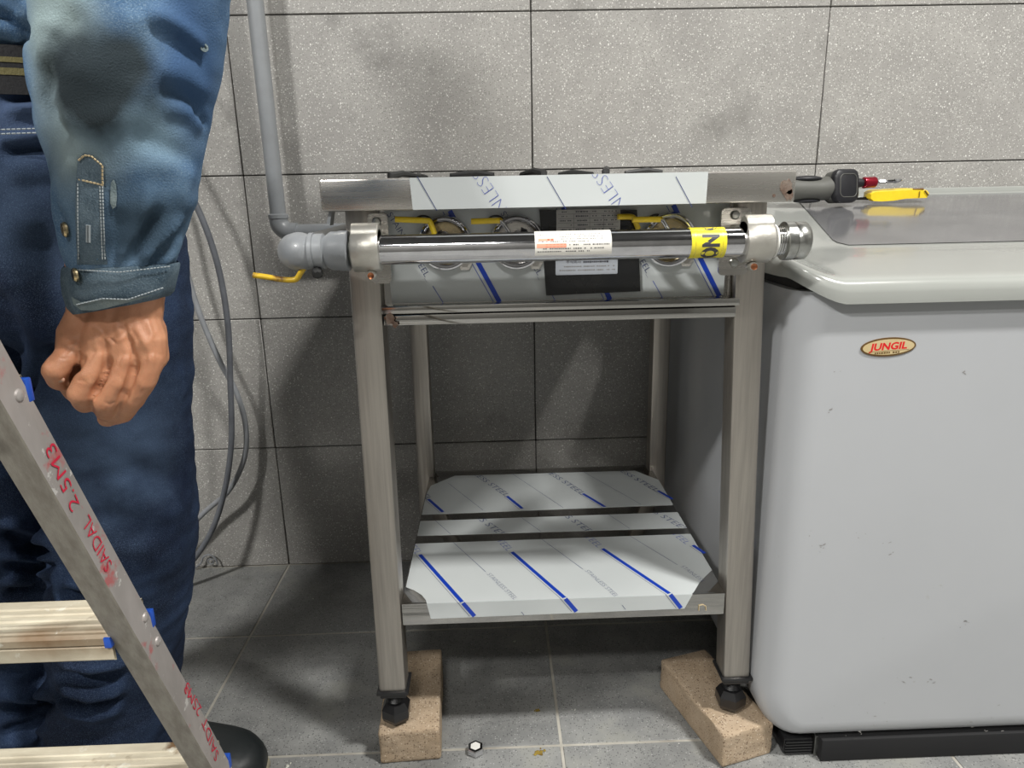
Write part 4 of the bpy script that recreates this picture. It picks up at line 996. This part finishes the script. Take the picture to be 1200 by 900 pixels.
p.loft([ell_ring((-.018, -.700, z), rx, ry, 48, 2.3) for z, rx, ry in ((.775, .165, .112), (.80, .174, .118), (.86, .172, .121), (.92, .166, .120), (.955, .163, .118), (.965, .162, .117))])
me = remeshed(p, .0048, 3); co, nr = coords(me); cast = caster(me)
def sp(Y, *pp): return [atY(x, y, Y) for x, y in pp]
RL = []
def fold(Y, pts, A, wd):
    q = cast(pts)
    if len(q) > 2: RL.append((q, A*1.7, wd))
# knee folds of the left leg (ridges and creases)
for (pts, A, wd) in (
    (((66, 772), (110, 780), (160, 770)), .007, .009), (((68, 785), (110, 795), (155, 787)), -.008, .007), (((66, 800), (110, 812), (150, 803)), .007, .009), (((66, 815), (105, 825), (148, 815)), -.009, .007), (((70, 830), (110, 838), (150, 826)), .006, .010),
    (((66, 660), (75, 700), (85, 720)), .007, .010), (((70, 690), (95, 700), (110, 697)), -.008, .007), (((75, 680), (100, 684), (115, 680)), .006, .008),
    (((120, 560), (170, 590), (225, 600)), .004, .022), (((150, 640), (190, 655), (222, 640)), .003, .016), (((140, 540), (180, 560), (215, 560)), -.003, .014),
    (((190, 420), (205, 520), (220, 600)), -.002, .012), (((40, 520), (42, 470), (52, 432), (88, 405)), .006, .007), (((30, 520), (33, 470), (42, 425), (80, 396)), -.010, .008)):
    fold(-.78, pts, A, wd)
for (pts, A, wd) in ((((0, 612), (35, 622), (66, 640)), .007, .009), (((0, 622), (35, 634), (64, 650)), -.009, .007), (((0, 645), (40, 655), (66, 655)), .006, .009), (((0, 660), (40, 664), (68, 662)), -.010, .006), (((2, 676), (30, 684), (66, 668)), .006, .010), (((4, 695), (35, 690), (68, 674)), -.010, .007),
                     (((10, 640), (40, 648), (60, 640)), -.006, .005), (((0, 825), (40, 832), (66, 822)), -.009, .008), (((0, 812), (40, 818), (60, 810)), .006, .010), (((0, 858), (30, 850), (55, 842)), -.008, .008), (((5, 872), (35, 866), (60, 848)), .006, .008), (((0, 780), (30, 795), (66, 790)), -.003, .012)):
    fold(-.755, pts, A, wd)
# hip
for (pts, A, wd) in ((((0, 178), (40, 174), (75, 170)), -.012, .007), (((0, 168), (40, 164), (75, 160)), .006, .006), (((0, 200), (40, 195), (80, 190)), .006, .020), (((0, 118), (50, 112), (80, 112)), -.010, .006), (((0, 130), (50, 126), (80, 124)), .008, .007), (((40, 260), (60, 330), (62, 400)), -.010, .022), (((5, 220), (20, 300), (28, 400)), .006, .03), (((0, 330), (10, 400), (5, 460)), -.010, .02),
                     (((60, 310), (90, 380), (60, 420)), .004, .02)):
    fold(-.81, pts, A, wd)
co = ridges(co, nr, RL)
n1 = fnoise(co, 9, 3, (1, 1, 1.6)); n2 = fnoise(co, 26, 8, (1, 1, 2.2))
co = co+nr*((n1*.006+n2*.0022)*np.clip((.98-co[:, 2])/.05, 0, 1))[:, None]
trs = tag(finish(me, co, 'trousers', 'denim_dark', PS), 'dark blue denim trousers')
# seams
sm = P()
for y_ in (152, 157):
    pts = [tuple(atY(x, y_-x*.03, -.8265)) for x in range(-10, 80, 6)]; 
    for i in range(0, len(pts)-1): sm.tube([pts[i], tuple(np.array(pts[i])*.25+np.array(pts[i+1])*.75)], .0007, 5)
build('stitching', sm, 'thread_grey', trs)
# ---- belt
bc = (-.018, -.700)
def band(z0, z1, rx, ry, n=64, th=.003):
    p = P(); rg = [ell_ring((bc[0], bc[1], z), a, b, n, 2.3) for z, a, b in ((z0, rx-th, ry-th), (z0, rx, ry), (z1, rx, ry), (z1, rx-th, ry-th))]
    p.loft(rg, caps=False); return p
bz = atY(20, 76, -.823)[2]
bt = tag(build('belt', band(bz-.022, bz+.020, .167, .1225), 'belt', PS), 'black webbing belt with two olive stripes')
for dz, hh in ((.0075, .0045), (-.0025, .006)):
    build('belt_stripe', band(bz+dz-hh/2, bz+dz+hh/2, .1676, .1231, th=.001), 'belt_stripe', bt)
# ---- sleeve and shirt
YA = -.905
rows = [(-70, 62, 282), (0, 50, 264), (25, 48, 261), (60, 46.5, 257), (100, 51, 251), (150, 56, 243), (180, 60, 237), (210, 66, 233), (240, 71, 229), (258, 74, 224), (275, 78, 216), (295, 82, 210), (309, 85, 205), (316, 86, 203)]
S = []
for (py, lf, rt_) in rows:
    a = atY(rt_, py, YA); b = atY(lf, py, YA); S.append(((a[0]+b[0])/2, YA, (a[2]+b[2])/2, (a[0]-b[0])/2))
Sl = [(x, y, z, r, r*.80) for x, y, z, r in S][::-1]
x0_, _, z0_, r0_, _ = Sl[-1]
Sl += [(x0_-.004, -.888, z0_+.05, r0_*.98, .057), (x0_-.022, -.845, z0_+.13, r0_*.98, .062), (x0_-.055, -.775, z0_+.23, .068, .068), (.165, -.72, 1.33, .066, .07), (.12, -.705, 1.385, .05, .06)]
p = P(); p.loft([ell_ring((x, y, z), rx, ry, 44, 2.15) for x, y, z, rx, ry in ramps(Sl, 4)])
# right arm (out of frame), relaxed
rA = [(-.275, -.70, .80, .045, .045), (-.285, -.70, .9, .055, .055), (-.285, -.70, 1.02, .062, .062), (-.265, -.70, 1.2, .066, .066), (-.215, -.70, 1.34, .068, .07), (-.16, -.70, 1.385, .05, .06)]
p.loft([ell_ring((x, y, z), rx, ry, 36) for x, y, z, rx, ry in ramps(rA, 4)])
p.loft([ell_ring((-.022, y, z), rx, ry, 48, 2.3) for z, y, rx, ry in ((bz+.018, -.70, .158, .115), (bz+.03, -.70, .170, .126), (1.03, -.70, .172, .128), (1.12, -.70, .178, .128), (1.25, -.70, .19, .12), (1.33, -.70, .185, .105), (1.385, -.70, .14, .085), (1.42, -.70, .075, .065), (1.44, -.70, .06, .06))])
me = remeshed(p, .0036, 3); co, nr = coords(me); RL = []; cast = caster(me)
def sfold(pts, A, wd, Y=-.957):
    q = cast(pts)
    if len(q) > 2: RL.append((q, A, wd))
for (pts, A, wd) in (
    (((170, 8), (215, 35), (240, 60)), .005, .007), (((165, 22), (205, 48), (238, 78)), -.004, .007), (((175, 80), (215, 90), (245, 112)), .004, .009), (((180, 105), (215, 112), (240, 132)), -.0045, .006), (((185, 120), (220, 132), (240, 155)), .0045, .007),
    (((60, 120), (62, 140), (80, 170)), -.006, .006), (((62, 150), (110, 150), (160, 128), (185, 90)), .005, .010), (((80, 30), (60, 60), (56, 90)), .005, .007), (((100, 10), (75, 40), (64, 55)), -.004, .006), (((60, 70), (62, 95), (54, 130)), -.005, .005),
    (((150, 160), (190, 170), (225, 190)), -.003, .008), (((140, 310), (155, 280), (180, 215)), .006, .005), (((148, 312), (163, 285), (188, 240)), -.009, .005), (((165, 310), (185, 285), (218, 248)), .006, .005), (((172, 314), (192, 291), (216, 262)), -.009, .0045),
    (((105, 310), (118, 270), (120, 220)), .003, .006), (((128, 312), (133, 285), (138, 240)), -.003, .006), (((185, 312), (205, 295), (214, 275)), .004, .005),
    (((72, 200), (68, 240), (80, 300)), -.004, .006), (((90, 170), (70, 215), (68, 250)), .004, .006), (((225, 130), (238, 138), (246, 150)), -.006, .004), (((226, 190), (215, 225), (222, 250)), .004, .008)):
    sfold(pts, A, wd)
for (pts, A, wd) in ((((-20, -5), (10, 12), (40, 34)), .012, .010), (((-20, 12), (12, 24), (42, 44)), -.012, .006), (((-20, 20), (15, 35), (30, 45)), .007, .009), (((-20, -25), (10, -12), (36, 5)), -.012, .010)):
    sfold(pts, A, wd)
co = ridges(co, nr, RL); n1 = fnoise(co, 11, 21, (1, 1, 1.5)); n2 = fnoise(co, 34, 5, (1, 1, 2.0)); co = co+nr*(n1*.005+n2*.0018)[:, None]
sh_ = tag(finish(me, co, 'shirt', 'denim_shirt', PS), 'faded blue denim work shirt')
# cuff
def cuff_row(py, lf, rt_, infl=0, sl=0):
    a = atY(rt_, py, YA); b = atY(lf, py, YA); cx_ = (a[0]+b[0])/2; r = (a[0]-b[0])/2+infl; n = 56; out = []
    for k in range(n):
        t = 2*PI*k/n; x = r*math.cos(t); y = r*.78*math.sin(t); wv = .0010*math.sin(5*t+py*.05)+.0006*math.sin(11*t)
        out.append((cx_+x*(1+wv/r), YA+y*(1+wv/r), (a[2]+b[2])/2+sl*math.cos(t-.0)))
    return out
cf = P()
cf.loft([cuff_row(309, 85, 205, .0018), cuff_row(312, 84, 205, .003), cuff_row(324, 82.5, 203, .003, 0), cuff_row(338, 82, 201, .0025, .002), cuff_row(350, 85, 199, .0025, .0045), cuff_row(357, 88, 196, .001, .006), cuff_row(357, 88, 196, -.002, .006), cuff_row(345, 88, 196, -.004, .003), cuff_row(325, 90, 196, -.004)], caps=False)
cu = tag(build('cuff', cf, 'denim_cuff', PS), 'dark buttoned shirt cuff with a pale turned hem')
def on_sleeve(px, py, lift=.0025):
    """point on the front of the sleeve along the pixel ray"""
    z = np.interp(py, [r[0] for r in rows]+[360], [s_[2] for s_ in S]+[.765]); lf = np.interp(py, [r[0] for r in rows]+[360], [r[1] for r in rows]+[88]); rr_ = np.interp(py, [r[0] for r in rows]+[360], [r[2] for r in rows]+[196])
    u = np.clip((px-(lf+rr_)/2)/((rr_-lf)/2), -.98, .98); hw = (atY(rr_, py, YA)[0]-atY(lf, py, YA)[0])/2
    return np.array(atY(px, py, YA-hw*.80*math.sqrt(1-u*u)-lift))
_sv = [tuple(q) for q in co]; _sf = [tuple(q.vertices) for q in me.polygons]; _b = len(_sv)
_sv += cf.v; _sf += [tuple(i+_b for i in q) for q in cf.f]
_sb = BVHTree.FromPolygons(_sv, _sf)
def on_sleeve(px, py, lift=.0025):
    d = Vector(ray(px, py)).normalized(); h = _sb.ray_cast(Vector(CP), d)
    if h[0] is None: return np.array(atY(px, py, YA-.03))
    return np.array(h[0]-d*lift*.55)
def sleeve_patch(pix, th=.0015, n=6):
    # fan patch draped on the sleeve
    c = np.mean(np.array(pix), 0); p = P(); v = []; f = []; N_ = len(pix); rings = 5
    for k in range(rings+1):
        for (x, y) in pix: q = c+(np.array([x, y])-c)*k/rings; v.append(on_sleeve(q[0], q[1], .0022+(th if k < rings else 0)))
    for k in range(rings):
        for i in range(N_): f.append((k*N_+i, k*N_+(i+1) % N_, (k+1)*N_+(i+1) % N_, (k+1)*N_+i))
    return p.add(v, f)
pl = [(91, 186), (98, 180), (106, 181), (114, 186), (122, 193), (122, 214), (121, 240), (122, 270), (126, 310), (108, 310), (90, 310), (89, 280), (88, 250), (89, 215)]
plk = tag(build('sleeve_placket', sleeve_patch(pl, .0014), 'denim_cuff', sh_), 'pointed sleeve placket with tan stitching')
sm = P()
def stitch(pix, r=.0006, m=0, lift=.0045):
    for i in range(len(pix)-1):
        a = np.array(pix[i]); b = np.array(pix[i+1]); L_ = np.linalg.norm(b-a); k = max(1, int(L_/4))
        for j in range(k):
            q0 = a+(b-a)*j/k; q1 = a+(b-a)*(j+.72)/k; sm.tube([tuple(on_sleeve(*q0, lift)), tuple(on_sleeve(*q1, lift))], r, 5, m)
stitch([(92, 188), (99, 182), (107, 183), (120, 194), (120, 212), (121, 217), (108, 214), (91, 210)], .00075, 0)
stitch([(120, 218), (121, 250), (123, 305)], .0006, 1); stitch([(117, 218), (118, 250), (120, 305)], .0005, 1); stitch([(91, 215), (91, 250), (92, 305)], .0005, 1)
stitch([(88, 316), (140, 319), (200, 312)], .0005, 1, .0062); stitch([(90, 357), (120, 350), (150, 351), (192, 337)], .0006, 1, .0075)
build('stitching', sm, ['thread', 'thread_grey'], plk)
q = [on_sleeve(x, y, .0042) for x, y in ((102, 264), (105, 264), (105, 284), (102, 284))]
build('buttonhole', P().tube([tuple(a) for a in q], .0009, 6, closed=True), 'thread_grey', plk)
q = on_sleeve(78, 269, .004); build('button', P().lathe([(.0058, 0), (.0062, .0015), (.0050, .003), (.003, .0024), (.001, .0034)], tuple(q), (-.75, -.66, 0), 20), 'brass', sh_)
q = on_sleeve(90, 322, .006); build('button', P().lathe([(.0055, 0), (.0058, .0015), (.0045, .003), (.001, .003)], tuple(q), (-.75, -.66, 0), 20), 'brass', cu)
q = on_sleeve(239, 56, .0005); build('worn_hole', P().lathe([(.0030, 0), (.0030, .0012), (.0016, .0014), (.0015, .0004)], tuple(q), (.6, -.8, 0), 16), 'denim_pale', sh_)
build('frayed_patch', sleeve_patch([(130, 214), (133, 210), (136, 216), (137, 230), (136, 242), (132, 245), (129, 238), (129, 225)], .0006), 'denim_pale', sh_)
build('cuff_lining', P().add(*(lambda A, B: (A+B, [(i, i+1, len(A)+i+1, len(A)+i) for i in range(len(A)-1)]))([tuple(on_sleeve(x, y, .0060)) for x, y in ((84, 348), (95, 354), (110, 352), (125, 350), (140, 351), (160, 349), (178, 345))], [tuple(on_sleeve(x, y, .0052)) for x, y in ((86, 357), (95, 363.5), (110, 364), (125, 361), (140, 357), (160, 352), (178, 346))])), 'denim_pale', cu)

# ---- hand
def cap(p, a, b, n=14):
    """tapered capsule; a,b = (px,py,Y,r)"""
    A = Vector(atY(a[0], a[1], a[2])); B = Vector(atY(b[0], b[1], b[2])); r0, r1 = a[3], b[3]; d = (B-A).normalized()
    pts = [A-d*r0*.98, A-d*r0*.8, A-d*r0*.4, A]+[A+(B-A)*t for t in (.33, .66)]+[B, B+d*r1*.4, B+d*r1*.8, B+d*r1*.98]
    rs = [r0*.18, r0*.6, r0*.92, r0, r0+(r1-r0)*.33, r0+(r1-r0)*.66, r1, r1*.92, r1*.6, r1*.18]
    p.tube(pts, rs, n)
def chain(p, *pts):
    for i in range(len(pts)-1): cap(p, pts[i], pts[i+1])
hp = P()
# wrist and forearm
chain(hp, (118, 250, -.903, .024), (112, 330, -.903, .023), (108, 372, -.903, .0195)); chain(hp, (165, 250, -.903, .024), (160, 330, -.903, .023), (160, 378, -.903, .0205)); chain(hp, (140, 250, -.903, .026), (135, 330, -.903, .0255), (133, 380, -.904, .0215))
# metacarpals
chain(hp, (106, 368, -.905, .0175), (92, 392, -.911, .0165), (87, 411, -.917, .0145)); chain(hp, (125, 368, -.905, .019), (116, 416, -.918, .0140)); chain(hp, (145, 370, -.905, .019), (147, 422, -.918, .0138)); chain(hp, (160, 370, -.904, .0185), (174, 400, -.911, .0155), (177, 420, -.914, .0130))
chain(hp, (118, 385, -.890, .021), (113, 428, -.886, .017)); chain(hp, (155, 385, -.889, .020), (158, 430, -.885, .0165)); chain(hp, (137, 385, -.892, .020), (136, 434, -.886, .017)); chain(hp, (174, 385, -.898, .0145), (181, 418, -.902, .0120))
# index
chain(hp, (86, 412, -.917, .0118), (76, 422, -.928, .0108), (64, 434, -.936, .0098), (68, 445, -.926, .0088), (82, 450, -.906, .0080))
# middle
chain(hp, (116, 417, -.921, .0115), (107, 439, -.930, .0106), (94, 461, -.933, .0102), (100, 472, -.917, .0093), (118, 464, -.896, .009))
# ring
chain(hp, (147, 423, -.921, .0113), (138, 448, -.928, .0104), (124, 470, -.929, .0100), (124, 481, -.911, .0092), (142, 474, -.892, .009))
# little
chain(hp, (178, 421, -.917, .0108), (169, 446, -.922, .0100), (156, 467, -.920, .0096), (144, 484, -.909, .0090), (126, 489, -.896, .0088), (130, 480, -.885, .008))
# thumb
chain(hp, (98, 392, -.890, .017), (84, 425, -.893, .0135), (82, 446, -.905, .0110), (88, 458, -.912, .0098))
hm = remeshed(hp, .0013, 3); co, nr = coords(hm); RL = []; cast = caster(hm)
def hr(pts, A, wd, Y=-.934):
    q = cast(pts)
    if len(q) > 2: RL.append((q, A, wd))
for (pts, A, wd) in ((((128, 378), (118, 398), (112, 414)), .0016, .0030), (((138, 378), (144, 400), (148, 416)), .0014, .0030), (((118, 372), (100, 392), (90, 405)), .0010, .0035), (((155, 378), (168, 400), (176, 412)), .0013, .0030),
                     (((150, 372), (152, 388), (160, 402), (158, 412)), .0011, .0018), (((172, 372), (178, 392), (172, 408)), .0010, .0018), (((108, 380), (122, 392), (131, 404)), .0010, .0018), (((131, 404), (145, 396), (152, 388)), .0009, .0016),
                     (((100, 416), (92, 432), (80, 448)), -.0022, .0035), (((131, 418), (122, 443), (108, 468)), -.0036, .0036), (((162, 422), (153, 446), (138, 474)), -.0036, .0036), (((82, 410), (86, 412), (91, 413)), .0014, .0065), (((111, 414), (116, 416), (121, 417)), .0014, .0065), (((143, 419), (148, 421), (153, 422)), .0014, .0065), (((172, 420), (178, 420), (182, 420)), .0012, .006), (((90, 400), (84, 404), (78, 404)), -.0008, .0015),
                     (((82, 418), (76, 420), (70, 420)), -.0006, .0010), (((103, 448), (96, 446), (90, 446)), -.0006, .0010), (((120, 470), (130, 474), (135, 470)), -.0006, .0010), (((128, 396), (133, 400), (137, 403)), -.0012, .0010)):
    hr(pts, A, wd)
co = ridges(co, nr, RL); n1 = fnoise(co, 120, 4); n2 = fnoise(co, 300, 14, (1, 1, .6)); co = co+nr*(n1*.0003+n2*.00016)[:, None]
hv = co.copy(); hf = [tuple(q.vertices) for q in hm.polygons]
# ---- rest of the body (head, neck, torso under the clothes, right hand)
bp_ = P()
def wcap(a, b):
    A = Vector(a[:3]); B = Vector(b[:3]); r0, r1 = a[3], b[3]; d = (B-A).normalized()
    bp_.tube([A-d*r0*.95, A-d*r0*.6, A, B, B+d*r1*.6, B+d*r1*.95], [r0*.3, r0*.8, r0, r1, r1*.8, r1*.3], 16)
hd = Vector((-.03, -.765, 1.535))
bp_.loft([ell_ring((hd.x, hd.y+dy, hd.z+dz), rx, ry, 28, 2.1) for dz, dy, rx, ry in ((-.115, -.035, .030, .030), (-.10, -.03, .046, .050), (-.07, -.012, .062, .075), (-.03, 0, .071, .090), (.01, .004, .074, .095), (.05, .008, .073, .094), (.08, .010, .062, .080), (.10, .012, .040, .055), (.108, .012, .015, .02))])
wcap((-.03, -.70, 1.36, .058), (hd.x, hd.y+.02, hd.z-.07, .052))
bp_.loft([ell_ring((hd.x, hd.y-.092+dy, hd.z+dz), rx, .012, 12) for dz, dy, rx in ((-.035, .004, .014), (-.028, -.010, .017), (-.015, -.006, .011), (.01, .004, .007), (.02, .008, .005))])
for s_ in (-1, 1):
    bp_.ball((hd.x+s_*.074, hd.y+.012, hd.z-.008), (.008, .018, .030), n=14); bp_.ball((hd.x+s_*.03, hd.y-.078, hd.z+.022), (.022, .010, .006), n=12)
bp_.ball((hd.x, hd.y-.088, hd.z-.058), (.023, .008, .005), n=12); bp_.ball((hd.x, hd.y-.086, hd.z-.068), (.018, .008, .005), n=12)
bp_.loft([ell_ring((-.02, -.70, z), rx, ry, 32) for z, rx, ry in ((.80, .13, .09), (1.0, .13, .09), (1.2, .14, .09), (1.36, .12, .075), (1.41, .06, .05))])
wcap((.06, -.70, .82, .06), (.03, -.69, .42, .045)); wcap((.03, -.69, .42, .045), (-.05, -.645, .09, .035)); wcap((-.12, -.70, .82, .06), (-.19, -.68, .42, .045)); wcap((-.19, -.68, .42, .045), (-.235, -.645, .09, .035))
wcap((.14, -.71, 1.34, .05), (x0_-.01, -.87, z0_+.08, .042)); wcap((x0_-.01, -.87, z0_+.08, .042), (.222, -.905, .90, .034))
wcap((-.19, -.70, 1.33, .05), (-.285, -.70, 1.05, .042)); wcap((-.285, -.70, 1.05, .042), (-.275, -.71, .79, .028))
# right hand, hanging
wcap((-.275, -.71, .79, .028), (-.272, -.715, .73, .026)); wcap((-.272, -.71, .76, .024), (-.270, -.74, .70, .014))
for k, (dy, ln) in enumerate(((-.030, .070), (-.010, .080), (.010, .074), (.028, .058))):
    wcap((-.272, -.715+dy*.9, .735, .015), (-.270, -.715+dy, .705, .011)); wcap((-.270, -.715+dy, .705, .0095), (-.262, -.718+dy, .705-ln*.5, .0085)); wcap((-.262, -.718+dy, .705-ln*.5, .0083), (-.246, -.718+dy, .705-ln, .0070))
wcap((-.268, -.742, .74, .013), (-.256, -.762, .705, .0105)); wcap((-.256, -.762, .705, .0105), (-.248, -.768, .672, .0085))
bme = remeshed(bp_, .0052, 2); bco, _ = coords(bme); bf = [tuple(i for i in q.vertices) for q in bme.polygons]
body = P(); body.add([tuple(a) for a in hv], hf); body.add([tuple(a) for a in bco], bf)
build('body', body, 'skin', PS, fix=False)
# eyes, hair
for s_ in (-1, 1):
    e = build('eye', P().ball((hd.x+s_*.030, hd.y-.078, hd.z+.006), (.012, .010, .006), n=14), 'eye', PS)
    build('iris', P().ball((hd.x+s_*.030, hd.y-.0870, hd.z+.006), (.0045, .002, .0045), n=12), 'eye_dark', e)
build('mouth', P().ball((hd.x, hd.y-.0945, hd.z-.063), (.019, .002, .0012), n=12), 'eye_dark', PS)
hg_ = P(); hg_.loft([ell_ring((hd.x, hd.y+dy, hd.z+dz), rx, ry, 30, 2.1) for dz, dy, rx, ry in ((-.05, .045, .060, .055), (-.02, .042, .076, .062), (.02, .030, .080, .078), (.055, .016, .080, .098), (.085, .014, .070, .088), (.108, .014, .048, .062), (.118, .014, .018, .024))])
build('hair', hg_, 'hair', PS)
# a nail on the thumb tip
q = atY(71, 445, -.9375); build('fingernail', P().ball(tuple(q), (.0035, .0015, .0026), n=12), 'nail', PS)

# ---- shoes
def shoe(heel, toe, mu, ms, L0, Wd, label):
    heel = Vector(heel); toe = Vector(toe); d = (toe-heel).normalized(); s_ = Vector((-d.y, d.x, 0))
    def secs(zf, z0, k, inf=0): 
        rg = []
        for t in np.linspace(0, 1, 26):
            ww = Wd*(.74+.26*math.sin(min(1, t*1.25)*PI*.62-.25)) * math.sqrt(max(0, 1-max(0, (t-.72)/.28)**2.4))*math.sqrt(max(0, 1-max(0, (.12-t)/.12)**2))+.0006+inf*(1 if .01 < t < .99 else 0)
            h_ = zf(t); c = heel+d*(t*L0); r = []
            for j in range(20):
                a = 2*PI*j/20; y_ = math.copysign(abs(math.cos(a))**.8, math.cos(a))*ww; zz_ = max(math.sin(a), -.35)
                r.append(tuple(c+s_*y_+Vector((0, 0, z0+(h_-z0)*(zz_+.35)/1.35))))
            rg.append(r)
        return P().loft(rg)
    up = build('shoe', secs(lambda t: .022+np.interp(t, [0, .1, .35, .6, .85, .97, 1], [.045, .066, .064, .050, .044, .030, .008]), .014, 0), mu, PS); tag(up, label)
    so = build('sole', secs(lambda t: .022, .0006, 0, .0035), ms, up)
    return up
shoe((-.138, -.585, 0), (.148, -.650, 0), 'shoe_black', 'shoe_sole', .293, .056, 'dark shoe with a tan rubber sole rim, toe to the right')
shoe((-.24, -.60, 0), (-.20, -.86, 0), 'shoe_grey', 'shoe_grey', .27, .050, 'pale grey shoe')
